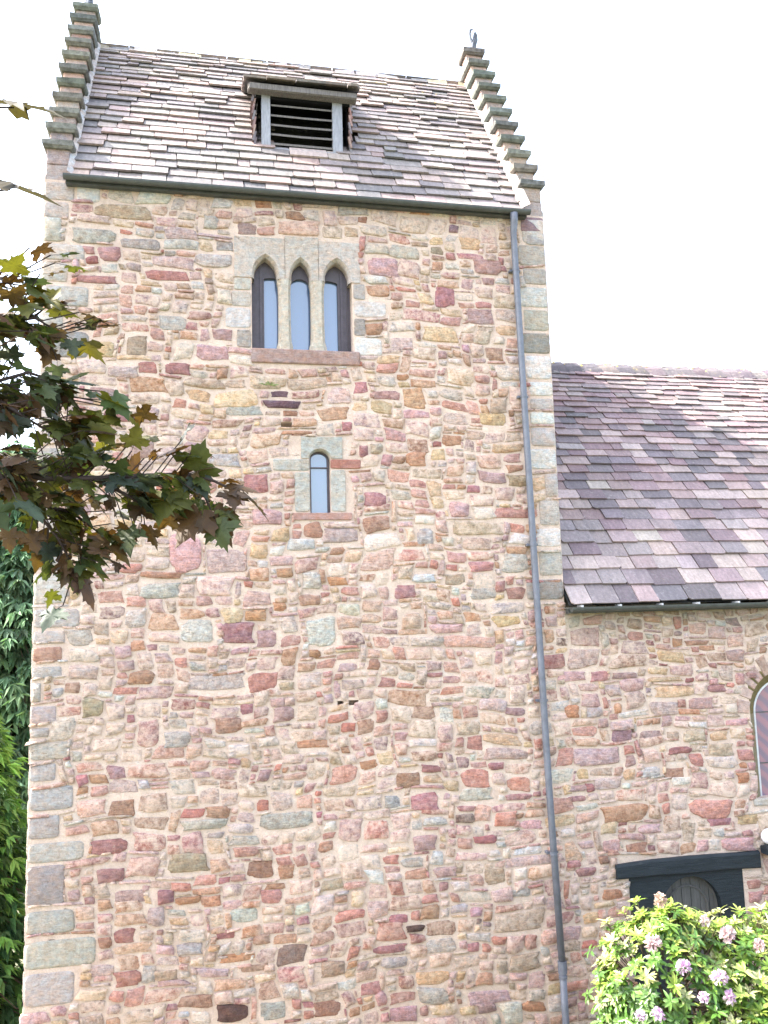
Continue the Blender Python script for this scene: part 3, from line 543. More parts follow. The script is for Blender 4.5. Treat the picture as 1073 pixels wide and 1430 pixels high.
# ---- stepped gable parapets
A_ST, B_ST, NST = .195, .341, 11
def parapet(x0, x1, cx0, cx1, lean, fin, seed, sgn):
    r = random.Random(seed); g = MB()
    yb = 2 * RY
    for k in range(NST):
        y0 = .0 + A_ST * k; zt = 9.79 - .06 + B_ST * k; zb = zt - B_ST + .06 if k else 9.285
        sx = lean * k / 10
        col = jit(alb(r.choice(((196, 176, 168), (186, 170, 166), (200, 184, 172), (178, 168, 166), (206, 180, 170)))), .06, r)
        ncut = r.choice((1, 2))
        if ncut == 1 or k == 0: 
            if k == 0:
                g.box(x0, x1, y0, yb - y0, 9.285, 9.50, alb((198, 184, 180)), .15, .004, bev=.01); g.box(x0, x1, y0 + .004, yb - y0 - .004, 9.505, zt - .003, col, .15, .004, bev=.01)
            else: g.box(x0 + sx, x1 + sx, y0, yb - y0, zb, zt - .003, col, .15, .004, bev=.01)
        else:
            zm = zb + (zt - zb) * r.uniform(.4, .6)
            g.box(x0 + sx, x1 + sx, y0, yb - y0, zb, zm - .004, col, .15, .004, bev=.01); g.box(x0 + sx + .003, x1 + sx - .003, y0 + .003, yb - y0 - .003, zm, zt - .003, jit(col, .1, r), .15, .004, bev=.01)
    o = g.build('gable_parapet', M_ASH, tower)
    for k in range(NST):
        y0 = A_ST * k; zt = 9.79 - .06 + B_ST * k; sx = lean * k / 10
        for side in ((0, 1) if k < NST - 1 else (0,)):
            c = MB(); col = jit((.135, .135, .120), .2, r)
            ya, yb2 = y0 - .062, y0 + A_ST + .16
            if k == NST - 1: ya, yb2 = y0 - .062, 2 * RY - y0 + .085
            ca, cb = cx0 + sx, cx1 + sx
            th, tb = .068, .09
            V = [(ca, ya, zt), (cb, ya, zt), (cb, yb2, zt), (ca, yb2, zt), (ca, ya, zt + th), (cb, ya, zt + th), (cb, yb2, zt + tb), (ca, yb2, zt + tb),
                 (ca + .025, ya + .03, zt - .03), (cb - .025, ya + .03, zt - .03), (cb - .025, yb2, zt - .03), (ca + .025, yb2, zt - .03)]
            if side: V = [(p[0], 2 * RY - p[1], p[2]) for p in V]
            V = [(p[0] + r.uniform(-.006, .006), p[1] + r.uniform(-.006, .006), p[2] + r.uniform(-.005, .005)) for p in V]
            c.add(V, [(4, 5, 6, 7), (0, 1, 5, 4), (1, 2, 6, 5), (2, 3, 7, 6), (3, 0, 4, 7), (8, 9, 1, 0), (9, 10, 2, 1), (11, 8, 0, 3), (11, 10, 9, 8)], col)
            c.build('step_cap', M_CAP, o)
    f = MB(); zt = 9.79 + B_ST * (NST - 1); xm = (cx0 + cx1) / 2 + lean
    if fin == 'broken':   # stump of a broken stone cross
        def ngon(sections, n=6):
            V = []
            for x, z, hx, hy in sections: V += [(xm + x + hx * math.cos(2 * math.pi * k / n), 2.0 + hy * math.sin(2 * math.pi * k / n), zt + z) for k in range(n)]
            f.add(V, [(i * n + k, i * n + (k + 1) % n, (i + 1) * n + (k + 1) % n, (i + 1) * n + k) for i in range(len(sections) - 1) for k in range(n)] + [tuple(range((len(sections) - 1) * n, len(sections) * n))], (.10, .11, .13))
        ngon([(.02, -.02, .062, .06), (.02, .10, .052, .05), (.03, .16, .05, .05), (.06, .24, .045, .045), (.065, .32, .038, .04), (.06, .37, .02, .03)])
        ngon([(.03, .14, .03, .03), (-.02, .25, .022, .03), (-.035, .34, .022, .03), (-.02, .41, .024, .03), (.02, .43, .012, .02)])
    else:
        V = []; sec = [(0, .10), (.06, .085), (.10, .06), (.5, .045), (.56, .06), (.62, .045), (.68, .01)]
        for z, h in sec: V += [(xm + .035 + h * math.cos(math.pi / 4 + math.pi / 4 * k), 2.0 + h * math.sin(math.pi / 4 + math.pi / 4 * k), zt + z - .01) for k in range(8)]
        f.add(V, [(i * 8 + k, i * 8 + (k + 1) % 8, i * 8 + 8 + (k + 1) % 8, i * 8 + 8 + k) for i in range(len(sec) - 1) for k in range(8)], (.10, .11, .13))
    f.build('finial', M_CAP, o)
parapet(.012, .285, -.035, .335, -.02, 'post', 51, 1)
parapet(6.225, 6.49, 6.17, 6.535, -.07, 'broken', 52, -1)

# ---- louvred dormer
DY = .52
bk = MB(); r = random.Random(61)
roof_y = lambda z: -.12 + (z - EZ) / dz * dy
cheeks = []
for sx, x in ((-1, 2.60), (1, 3.885)):         # slate hung cheeks
    dm = MB(); cheeks.append(dm)
    z = 10.30
    while z < 11.06:
        h = r.uniform(.085, .12); y1 = roof_y(z) + .08; lean = .05 * (1 - (z - 10.3) / 1.0)
        off = r.uniform(-.012, .012); t = r.uniform(.022, .034)
        xa = x + sx * (.03 - lean * .5) + off
        c = jit(alb(r.choice(((168, 128, 118), (150, 120, 116), (128, 118, 122), (182, 150, 138), (140, 132, 136))), 1.6), .12, r)
        V = []
        for zz, dx in ((z - .05, sx * .03), (z + h, 0)):
            V += [(xa + dx - t / 2, DY - .03 + off, zz), (xa + dx + t / 2, DY - .03 + off, zz), (xa + dx + t / 2, max(y1, DY + .1), zz), (xa + dx - t / 2, max(y1, DY + .1), zz)]
        dm.add(V, [(3, 2, 1, 0), (4, 5, 6, 7), (0, 1, 5, 4), (1, 2, 6, 5), (2, 3, 7, 6), (3, 0, 4, 7)], c, .05)
        z += h
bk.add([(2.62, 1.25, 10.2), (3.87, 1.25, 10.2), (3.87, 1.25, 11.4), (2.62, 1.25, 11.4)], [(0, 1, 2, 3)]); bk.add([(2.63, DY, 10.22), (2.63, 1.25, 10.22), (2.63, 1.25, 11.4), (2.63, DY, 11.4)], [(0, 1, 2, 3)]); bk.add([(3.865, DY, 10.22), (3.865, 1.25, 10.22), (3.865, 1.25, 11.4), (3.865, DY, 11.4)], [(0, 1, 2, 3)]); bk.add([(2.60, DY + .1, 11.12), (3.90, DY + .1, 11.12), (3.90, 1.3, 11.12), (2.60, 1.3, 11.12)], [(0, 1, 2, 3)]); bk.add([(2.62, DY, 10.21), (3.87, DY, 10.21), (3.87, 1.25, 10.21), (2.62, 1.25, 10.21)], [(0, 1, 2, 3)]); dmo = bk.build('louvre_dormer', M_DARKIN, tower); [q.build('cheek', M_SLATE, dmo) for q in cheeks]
for a, b in ((2.675, 2.80), (3.665, 3.80)):
    p = MB(); p.box(a, b, DY - .02, DY + .10, 10.27, 11.06, (.5,) * 3, 0, .006); p.build('post', M_WOODP, dmo)
p = MB(); p.box(2.64, 3.85, DY - .03, DY + .12, 10.21, 10.268, (.5,) * 3, 0, .005); p.build('bottom_rail', M_WOODP, dmo)
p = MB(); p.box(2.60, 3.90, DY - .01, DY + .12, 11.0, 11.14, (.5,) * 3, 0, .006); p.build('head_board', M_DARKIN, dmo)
p = MB(); p.box(2.49, 3.99, DY - .15, DY - .02, 11.03, 11.125, (.5,) * 3, 0, .012, bev=.012); p.build('eave_beam', M_WOODG, dmo)
for k, z in enumerate((10.33, 10.47, 10.61, 10.75, 10.90)):
    p = MB(); V = []
    sag = (.0, -.008, -.006, -.004, 0)[k]
    for q in range(5):
        x = 2.80 + (3.665 - 2.80) * q / 4; s_ = sag * (1 - abs(q - 2) / 2)
        V += [(x, DY + .0, z + s_), (x, DY + .0, z + .026 + s_), (x, DY + .13, z + .115 + s_), (x, DY + .13, z + .09 + s_)]
    p.add(V, [(i * 4 + k2, i * 4 + (k2 + 1) % 4, i * 4 + 4 + (k2 + 1) % 4, i * 4 + 4 + k2) for i in range(4) for k2 in range(4)], (.5,) * 3); p.build('louvre_slat', M_WOODG, dmo)
dr = MB(); d0 = Vector((0, DY - .19, 11.135)); d1 = Vector((0, 1.47, 11.70)); dd = (d1 - d0); dl = dd.length; dd.normalize(); dn = Vector((0, -dd.z, dd.y))
rr = []; v = 0
while v < dl - .05: rr.append((v, .15)); v += .15
dr.add([(2.46, d0.y + .02, d0.z - .005), (4.02, d0.y + .02, d0.z - .005), (4.02, d1.y, d1.z - .03), (2.46, d1.y, d1.z - .03)], [(0, 1, 2, 3)], (.03,) * 3)
slates(dr, d0, (1, 0, 0), dd, dn, 2.43, 4.05, rr, (.22, .42), tcols, 63, th=(.02, .034), alpha=.5)
dr.build('dormer_roof', M_SLATE, dmo)

# ---- gutter and downpipe
def gutter(mb, x0, x1, y, z, rad=.06, fall=0.):
    V = []; n = 9
    for x, zz in ((x0, z), (x1, z - fall)):
        for rr_ in (rad, rad - .008):
            for k in range(n): t = math.pi * k / (n - 1); V.append((x, y - rr_ * math.cos(t), zz - rr_ * 1.05 * math.sin(t)))
    F = []
    for k in range(n - 1): F += [(k, k + 1, 2 * n + k + 1, 2 * n + k), (n + k + 1, n + k, 3 * n + k, 3 * n + k + 1)]
    F += [(0, 2 * n, 3 * n, n), (n - 1, 2 * n - 1, 4 * n - 1, 3 * n - 1)]
    mb.add(V, F, (.5,) * 3); 
    for b, x in ((0, x0), (2 * n, x1)): mb.add([V[b + k] for k in range(n)], [tuple(range(n))], (.5,) * 3)
g = MB(); gutter(g, .245, 6.245, -.155, 9.287, .052, .010); go = g.build('gutter', M_IRON, tower, smooth=False)
fb = MB(); fb.box(.26, 6.22, -.10, -.012, 9.215, 9.262, (.5,) * 3); fb.build('fascia', M_IRON, go)
dp = MB(); path = [(6.012, -.155, 9.23), (6.014, -.15, 9.12), (6.016, -.10, 8.98), (6.02, -.10, 8.6), (6.073, -.10, 4.734), (6.117, -.10, 1.684), (6.17, -.10, -.40)]
dp.tube(path, [.055, .05, .043, .043, .043, .043, .043], 12, (.5,) * 3); dp.tube([(6.17, -.10, -.42), (6.185, -.10, -1.7)], .043, 12, (.5,) * 3)
dpo = dp.build('downpipe', M_PIPE, tower, smooth=True)
for (x, z) in ((6.022, 8.45), (6.046, 6.7), (6.073, 4.73), (6.10, 2.75), (6.13, .9)):
    b = MB(); b.tube([(x, -.10, z - .018), (x, -.10, z + .018)], .049, 12, (.5,) * 3); b.box(x - .075, x + .075, -.07, .01, z - .014, z + .014, (.5,) * 3); b.build('pipe_bracket', M_PIPE, dpo)
b = MB(); b.tube([(6.171, -.10, -.50), (6.171, -.10, -.36)], .056, 12, (.5,) * 3); b.tube([(6.172, -.10, -.56), (6.172, -.10, -.53)], .052, 12, (.5,) * 3); b.build('pipe_collar', M_PIPE, dpo)

# ================================================================== nave
NX1 = 12.6; NE = 3.93; NRY = 3.325; NRZ = 8.26; ND = 2 * NRY
nave = thing('church_nave', (9.5, 0, GZ), 'lower church range with mauve slate roof joined to the right side of the tower', 'church')
nw = MB()
WCX, WR, WSP = 9.64, .56, 2.42      # round headed window
ndress = [(6.97, 9.03, .43, .70), (7.16, 8.78, GZ, .45), (WCX - WR - .0, WCX + WR, 1.33, WSP), (WCX - WR - .14, WCX + WR + .14, WSP, WSP + .28), (WCX - WR - .02, WCX + WR + .02, WSP + .28, WSP + .52), (WCX - .42, WCX + .42, WSP + .5, WSP + WR + .24), (8.98, 10.3, 1.22, 1.33)]
nput = [(7.325, 7.385, 2.27, 2.32, .16, 1)]
nspec = [s for s in N_SPEC if not any(s[0] < q[1] - .03 and s[1] > q[0] + .03 and s[2] < q[3] - .03 and s[3] > q[2] + .03 for q in ndress)]
rubble(nw, W + .005, NX1, GZ, 3.9, ndress + nput, nspec, 71, front, 18)
sheet(nw, W, NX1, GZ - .2, 3.9, [(7.2, 8.74, GZ, .45, .25), (WCX - WR, WCX + WR, 1.33, WSP + WR, .4)] + nput, front, 0., (.5,) * 3, 1)
sheet(nw, 0, ND, GZ - .2, 3.9, [], lambda u, v, d: (NX1 + d, u, v), 0., (.5,) * 3, 1); sheet(nw, W, NX1, GZ - .2, 3.9, [], lambda u, v, d: (u, ND + d, v), 0., (.5,) * 3, 1)
for x in (NX1, W + .002): nw.add([(x, 0, 3.9), (x, ND, 3.9), (x, NRY, NRZ - .1)], [(0, 1, 2)], (.5,) * 3, 0, 1)
nw.add([(W + .002, TD, GZ), (W + .002, ND, GZ), (W + .002, ND, 3.9), (W + .002, TD, 3.9)], [(0, 1, 2, 3)], (.5,) * 3, 0, 1)
nw.build('wall', [M_RUBN, M_MORN], nave, smooth=True)

ndy, ndz = NRY + .14, NRZ - NE - .03; NSL = math.hypot(ndy, ndz)
NV = (0, ndy / NSL, ndz / NSL); NNn = (0, -ndz / NSL, ndy / NSL)
rows = []; v = -.04
while v < NSL - .22:
    ex = .305 - .185 * (max(0, v) / NSL) ** .6; rows.append((v, ex)); v += ex
MAUVE = [alb((c[0] + 9, c[1] + 5, c[2] - 2), 1.45) for c in ((146, 122, 132), (158, 132, 138), (128, 116, 126), (170, 146, 148), (118, 112, 120), (182, 160, 158), (140, 128, 136), (150, 124, 130), (164, 150, 152))]
PALE = [alb((c[0] + 7, c[1] + 3, c[2] - 2), 1.45) for c in ((196, 178, 172), (186, 168, 166), (190, 174, 166), (172, 158, 158), (150, 140, 146), (178, 154, 156), (134, 126, 134))]
def ncols(r, u, v):
    return jit(desat(r.choice(PALE if r.random() < .55 - .13 * v else MAUVE), .25), .09, r)
nr = MB()
slates(nr, (0, -.14, NE + .03), (1, 0, 0), NV, NNn, W + .012, NX1 + .1, rows, (.26, .50), ncols, 81, th=(.014, .026), alpha=.1, rough=.010)
slates(nr, (0, ND + .14, NE + .03), (1, 0, 0), (0, -ndy / NSL, ndz / NSL), (0, ndz / NSL, ndy / NSL), W + .012, NX1 + .1, rows, (.5, .8), ncols, 82)
for yy in (-.12, ND + .12): nr.add([(W + .01, yy, NE), (NX1 + .08, yy, NE), (NX1 + .08, NRY, NRZ - .03), (W + .01, NRY, NRZ - .03)], [(0, 1, 2, 3)], (.03,) * 3)
nro = nr.build('roof', M_SLATEN, nave)
rd = MB(); u = W + .015; r = random.Random(83)
vx, vz = ndy / NSL, ndz / NSL
while u < NX1:
    w = r.uniform(.27, .36); c = jit(alb(r.choice(((150, 138, 140), (134, 126, 130), (164, 150, 144), (142, 130, 134))), 2.3), .16, r); V = []
    SK = [(.25, .035, .07), (.17, .048, .045), (.08, .055, .015), (0, .06, 0)]     # down the slope, off the slope, slant
    prof = [(-s_, o_, k_) for s_, o_, k_ in SK] + [(s_, o_, k_) for s_, o_, k_ in SK[-2::-1]]
    for x, lift in ((u, 0.), (u + w + .06, .034)):
        for th_ in (0, .022):
            for s_, o_, k_ in prof:
                a_ = abs(s_); V.append((x + k_ + r.uniform(-.006, .006), NRY + (1 if s_ > 0 else -1) * (a_ * vx + (o_ + lift - th_) * vz * (1 if s_ else 0)), NRZ - .02 - a_ * vz + (o_ + lift - th_) * (vx if s_ else 1) + r.uniform(-.006, .006)))
    n = 7; F = []
    for k in range(n - 1): F += [(k, k + 1, 2 * n + k + 1, 2 * n + k), (n + k + 1, n + k, 3 * n + k, 3 * n + k + 1), (2 * n + k, 2 * n + k + 1, 3 * n + k + 1, 3 * n + k)]
    F += [(0, 2 * n, 3 * n, n), (n - 1, 2 * n - 1, 4 * n - 1, 3 * n - 1)]
    rd.add(V, F, c, .95); u += w
rdo = rd.build('ridge_tiles', M_SLATEN, nro)
ms = MB(); r = random.Random(84)      # moss and mortar lumps along the ridge
for k in range(190):
    x = r.uniform(W + .05, NX1); t = r.gauss(0, .3); s_ = r.uniform(.012, .035)
    y, z = NRY + t * .14, NRZ + .055 - abs(t) * .16
    V = [(x + s_ * 1.6 * math.cos(a), y + s_ * math.sin(a), z - .01) for a in [q * 1.257 for q in range(5)]] + [(x, y, z + s_ * r.uniform(.5, 1.1))]
    ms.add(V, [(q, (q + 1) % 5, 5) for q in range(5)], jit(alb(r.choice(((214, 208, 200), (200, 178, 110), (170, 164, 160), (190, 170, 120)))), .1, r))
mso = ms.build('ridge_lichen', M_CAP, rdo); mso['kind'] = 'stuff'
g = MB(); gutter(g, 6.515, NX1 + .1, -.175, NE - .02, .062, 0.); ngo = g.build('gutter', M_IRON, nave)
fb = MB(); fb.box(W + .01, NX1, -.10, -.012, NE - .10, NE - .03, (.5,) * 3); fb.build('fascia', M_IRON, ngo)
for k in range(11):
    x = 6.64 + k * .56 + (-.03 if k % 2 else 0)
    b = MB(); b.box(x - .012, x + .012, -.252, -.10, NE - .022, NE + .004, (.5,) * 3)
    b.build('gutter_clip', M_RUST, ngo)

# ---- door
db = MB(); r = random.Random(91)
arch_plate(db, 7.165, 8.775, -.05, .50, 8.01, .87, .0, .435, False, -.004, .16, (.5,) * 3)
for a, b in ((7.165, 7.574), (8.446, 8.775)): db.box(a, b, -.004, .16, GZ, -.0505, (.5,) * 3, 0, 0)
do = db.build('door_frame', M_BLACK, nave)
lt = MB(); V = []
for q in range(9):
    t = q / 8; x = 6.985 + (9.022 - 6.985) * t; zt = .672 + .012 * math.sin(t * 4) + .012 * t + r.uniform(-.006, .006); zb = .487 - .03 * t + r.uniform(-.006, .006)
    if q == 0: zb += .0
    V += [(x, -.045, zb + .012), (x, -.055, zb + .03), (x, -.055, zt - .03), (x, -.04, zt), (x, .1, zt), (x, .1, zb)]
lt.add(V, [(i * 6 + k, i * 6 + (k + 1) % 6, i * 6 + 6 + (k + 1) % 6, i * 6 + 6 + k) for i in range(8) for k in range(6)] + [tuple(range(5, -1, -1)), tuple(range(48, 54))], (.5,) * 3)
lt.build('lintel', M_BLACK, do)
dd_ = MB()
for k in range(7):
    a = 7.56 + k * .13; dd_.box(a, a + .122, .10 + r.uniform(0, .006), .15, GZ, .47, (.5,) * 3)
dd_.box(7.55, 8.47, .118, .155, GZ, .47, (.5,) * 3)
for rad in (.425, .29):
    pts = [(8.01 + rad * math.cos(math.pi * k / 24), .098, .0 + rad * math.sin(math.pi * k / 24)) for k in range(25)]
    dd_.tube([(8.01 + rad, .098, GZ)] + pts + [(8.01 - rad, .098, GZ)], .014, 6, (.5,) * 3)
dd_.build('door', M_DOOR, nave)

# ---- round headed nave window
nwm = MB(); r = random.Random(95)
arch_plate(nwm, WCX - WR - .02, WCX + WR + .02, WSP, WSP + WR + .1, WCX, 2 * (WR - .13), WSP, WR - .13, False, .004, .115, alb((138, 128, 88)), 0., flare=.125, yc=.11)
for s_ in (-1, 1):
    x0, x1 = WCX + s_ * WR, WCX + s_ * (WR - .13)
    nwm.add([(x0, .0, 1.33), (x1, .11, 1.33), (x1, .11, WSP), (x0, .0, WSP)], [(0, 1, 2, 3)], alb((160, 148, 118)), .1)
pol = lambda u, v, d: (WCX + v * math.cos(u), -d, WSP + v * math.sin(u))
t = -.02
while t < math.pi:
    w = r.uniform(.16, .34)
    a0, a1, r1 = t + .022, min(math.pi, t + w) - .022, WR + r.uniform(.17, .30); col = mixc(jit(desat(alb(PAL[r.choice(('ro', 'pk', 'tn', 'rt', 'pg', 'mv'))]), .35), .14, r), MORTAR, r.uniform(0, .35))
    V = []
    for rr_, d, i in ((WR + .005, -.006, 0), (r1, -.006, 0), (WR + .02, .014, .02), (r1 - .02, .014, .02)):
        for q in range(4): V.append(pol(a0 + i + (a1 - a0 - 2 * i) * q / 3, rr_, d))
    F = [(8 + q, 9 + q, 13 + q, 12 + q) for q in range(3)] + [(q, q + 1, 9 + q, 8 + q) for q in range(3)] + [(5 + q, 4 + q, 12 + q, 13 + q) for q in range(3)] + [(0, 8, 12, 4), (3, 7, 15, 11)]
    nwm.add([(p[0] + r.uniform(-.006, .006), p[1], p[2] + r.uniform(-.006, .006)) for p in V], F, col, .7); t += w
nwo = nwm.build('window', M_ASH, nave)
s = MB(); s.box(WCX - WR - .06, WCX + WR + .06, -.02, .28, 1.235, 1.328, alb((206, 200, 190)), .2, .004, bev=.01); s.build('sill', M_ASH, nwo)
fr = MB(); n = 20
inner = [(WCX - .42, 1.33)] + [(WCX - .42 * math.cos(math.pi * k / n), WSP + .42 * math.sin(math.pi * k / n)) for k in range(n + 1)] + [(WCX + .42, 1.33)]
fr.tube([(x, .112, z) for x, z in inner], .018, 6, (.5,) * 3); fr.build('frame', M_LEAD, nwo)
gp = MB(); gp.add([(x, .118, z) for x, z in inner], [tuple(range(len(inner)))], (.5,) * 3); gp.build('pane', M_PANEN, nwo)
tc = MB()
for zz in (1.75, 2.42): tc.box(WCX - .40, WCX + .40, .108, .1165, zz, zz + .012, (.5,) * 3)
for xx in (9.64,): tc.box(xx, xx + .012, .109, .1172, 1.35, 2.75, (.5,) * 3)
tc.build('lead_cames', M_IRON, nwo)

# ---- wall lamp
lamp = thing('wall_lamp', (9.19, 0, .70), 'round white lamp on a black bracket beside the right end of the black door lintel', 'lamp')
l = MB(); V = []; n = 16; secs = 9
for i in range(secs + 1):
    t = math.pi * i / secs; 
    for k in range(n): a = 2 * math.pi * k / n; V.append((9.105 + .10 * math.sin(t) * math.cos(a), -.14 + .085 * math.sin(t) * math.sin(a), .875 - .10 * math.cos(t)))
l.add(V, [(i * n + k, i * n + (k + 1) % n, i * n + n + (k + 1) % n, i * n + n + k) for i in range(secs) for k in range(n)], (.5,) * 3)
l.build('globe', mat_simple('milky glass', (.70, .70, .74), .15, .6, .15, 20, 0), lamp, smooth=True)
l = MB(); l.box(9.045, 9.30, -.20, -.02, .645, .745, (.5,) * 3, bev=.012); l.tube([(9.105, -.14, .745), (9.105, -.14, .79)], .06, 12, (.5,) * 3); l.build('bracket', M_BLACK, lamp)

# ---- weed in the wall
M_LEAF = mat_attr('weed leaves', .6, .3, .3, None, .2)
def weed(x, z, n, label, seed):
    r = random.Random(seed); o = thing('wall_weed', (x, 0, z), label, 'plant'); m = MB()
    for k in range(n):
        a = r.uniform(.1, 3.0); L = r.uniform(.05, .13); p = Vector((x + r.uniform(-.04, .04), -.015, z)); d = Vector((math.cos(a), -.5, math.sin(a) * .7)); sd = Vector((-d.z, 0, d.x)) * .009
        q = p + d * L * .6; e = p + d * L + Vector((0, 0, -.02)); m.add([tuple(p), tuple(q + sd), tuple(e), tuple(q - sd)], [(0, 1, 2, 3)], jit(alb((150, 162, 108)), .2, r))
    m.build('foliage', M_LEAF, o)
weed(2.72, 6.765, 22, 'small green weed growing from a wall joint below the three-light window', 3)

# ================================================================== ground
def gz(x, y):
    t = max(0, min(1, (-3.6 - y) / 5.2)); return -1.72 + 4.0 * t * t * (3 - 2 * t)
gm = MB(); xs = [-400, -120, -50, -25] + [-14 + 1.5 * k for k in range(24)] + [35, 60, 140, 400]; ys = [-300, -100, -40, -25] + [-16 + .8 * k for k in range(28)] + [10, 16, 30, 70, 160, 500]
V = [(x, y, gz(x, y) + .04 * math.sin(x * 1.3) * math.sin(y * 1.1)) for y in ys for x in xs]; n = len(xs)
gm.add(V, [(j * n + i, j * n + i + 1, (j + 1) * n + i + 1, (j + 1) * n + i) for j in range(len(ys) - 1) for i in range(n - 1)], (.1, .12, .05))
M_GR, t, b = nodes('grass ground')
c = ramp(t, noise(t, 1.3, 6, .7, pos(t)), .3, .7, (.085, .092, .055, 1), (.16, .16, .10, 1)); c = mix(t, .6, c, ramp(t, noise(t, 30, 4, .7, pos(t)), .3, .7, (.5, .5, .5, 1), (1.4, 1.4, 1.3, 1)), 'MULTIPLY')
t.links.new(c, b.inputs['Base Color']); b.inputs['Roughness'].default_value = .9; bump(t, b, noise(t, 40, 4, .7, pos(t)), .8, .04)
go_ = gm.build('ground', M_GR, None, smooth=True); go_['kind'] = 'structure'
pm = MB(); pts = []
for k in range(30):
    x = -6 + k * .8
    for yy in (-1.75, -.35): pts.append((x, yy + .06 * math.sin(x * 1.7), -1.72 + .055))
pm.add(pts, [(2 * k, 2 * k + 2, 2 * k + 3, 2 * k + 1) for k in range(29)], (.3, .3, .3))
pa = pm.build('path', mat_simple('gravel path', (.30, .27, .23), .95, .2, .5, 40, .8), None); pa['kind'] = 'structure'

# ================================================================== conifers behind the tower on the left
M_CON = mat_attr('conifer foliage', .7, .2, .25, (1.1, 1.25, .6, 1), .25, 6); M_BARK = mat_simple('bark', (.10, .075, .055), .95, .2, .4, 9, .8, stretch=(3, 3, .6))
def conifer(name, x, y, h, rad, nsp, cols, label, seed, size=.34, droop=.55, low=.03):
    r = random.Random(seed); z0 = gz(x, y) - .05; o = thing(name, (x, y, z0), label, 'tree')
    tr = MB(); tr.tube([(x, y, z0), (x + .05, y, z0 + h * .5), (x, y, z0 + h * .97)], [rad * .10, rad * .06, .02], 8); 
    f = MB()
    nb = nsp // 14
    for b in range(nb):
        t = r.random() ** .85; zz = z0 + h * (low + (.985 - low) * t); R = rad * (1 - t) ** .75 * r.uniform(.72, 1.08) + .12; a = r.uniform(0, 6.283)
        d = Vector((math.cos(a), math.sin(a), 0)); p0 = Vector((x, y, zz)); dr_ = R * droop * r.uniform(.4, 1)
        tr.tube([tuple(p0), tuple(p0 + d * R * .5 + Vector((0, 0, -.05 * R))), tuple(p0 + d * R * .95 + Vector((0, 0, -dr_ * .8)))], [.02 + .012 * R, .015, .006], 4)
        base = r.choice(cols[:-1])
        for k in range(14):
            s = r.uniform(.25, 1.03); p = p0 + d * R * s + Vector((0, 0, -dr_ * s * s)) + Vector((r.uniform(-1, 1), r.uniform(-1, 1), r.uniform(-.5, .4))) * .16 * (1 + R * .35)
            tip = s > .86
            c = jit(cols[-1] if tip and r.random() < .7 else base, .25, r)
            for q in range(5):
                aa = a + r.uniform(-1.1, 1.1); L = size * r.uniform(.6, 1.1); dd = Vector((math.cos(aa), math.sin(aa), r.uniform(-1.0, .15))).normalized(); sd = dd.cross(Vector((r.uniform(-.4, .4), r.uniform(-.4, .4), 1))).normalized() * L * .16
                m_ = p + dd * L * .5; e = p + dd * L + Vector((0, 0, -L * .25)); f.add([tuple(p), tuple(m_ + sd), tuple(e), tuple(m_ - sd)], [(0, 1, 2, 3)], c)
    tr.build('trunk', M_BARK, o); f.build('crown', M_CON, o)
DK = [(.060, .135, .060), (.07, .15, .062), (.08, .165, .058)]
conifer('conifer_tree', -1.95, 3.1, 6.0, 1.72, 11000, DK + [(.17, .33, .085)], 'dark green conifer with bright yellow-green shoot tips close beside the left tower corner', 101, .24, low=.0)
conifer('conifer_tree', -2.7, 11.0, 10.2, 2.9, 9000, [(.10, .18, .10), (.12, .21, .12), (.11, .19, .11), (.17, .28, .15)], 'taller blue-green conifer standing behind the dark conifer', 102, .36)

# ================================================================== maple branch in the foreground
M_MAP = mat_attr('maple leaves', .55, .28, .22, (1.45, 1.45, .5, 1), .3, 25); M_TWIG = mat_simple('dark twig bark', (.045, .030, .026), .8, .3, .3, 30, .3)
maple = thing('maple_tree', (-.55, -7.7, gz(-.55, -7.7)), 'maple with dark bronze-green lobed leaves reaching in from the left before the tower', 'tree')
HALF = [(0, 0), (.10, -.07), (.30, -.16), (.46, -.13), (.36, .02), (.50, .06), (.60, .02), (.80, .16), (.72, .24), (.84, .40), (.60, .36), (.48, .46), (.32, .44), (.30, .58), (.40, .72), (.26, .72), (.20, .86), (.12, .88), (0, 1.14)]
OUT = HALF + [(-x, y) for x, y in HALF[-2:0:-1]]
def leaf(mb, base, tip, up, L, col, r):
    y = Vector(tip).normalized(); z = Vector(up); z = (z - y * z.dot(y)).normalized(); x = y.cross(z)
    wv = r.uniform(.80, 1.05); cur = r.uniform(.06, .38); ph = r.uniform(0, 6); V = []
    def P(a, b): return tuple(Vector(base) + (x * a * wv + y * b + z * (-cur * (a * a + .6 * max(0, b - .2) ** 2) + .05 * math.sin(7 * a + ph) + .16 * abs(a) * .4)) * L)
    V = [P(a + r.uniform(-.03, .03), b + r.uniform(-.03, .03)) for a, b in OUT]; n = len(V)
    mid = [P(a * .45, .33 + (b - .33) * .45) for a, b in OUT]
    V += mid + [P(0, .33)]
    F = [(k, (k + 1) % n, n + (k + 1) % n, n + k) for k in range(n)] + [(n + k, n + (k + 1) % n, 2 * n) for k in range(n)]
    mb.add(V, F, col)
br = MB(); cr = MB(); r = random.Random(110)
root = Vector((-.55, -7.7, gz(-.55, -7.7)))
br.tube([tuple(root - Vector((0, 0, .1))), (-.52, -7.7, 3.4), (-.50, -7.7, 4.3), (-.45, -7.72, 5.6), (-.5, -7.75, 7.0)], [.11, .085, .075, .05, .015], 10)
br.tube([(-.50, -7.7, 4.1), (.2, -7.66, 4.36), TWIGS[0][0]], [.04, .028, .017], 7)
LC = [(.060, .068, .016), (.075, .042, .018), (.046, .062, .020), (.080, .080, .016), (.044, .056, .040), (.064, .036, .020)]
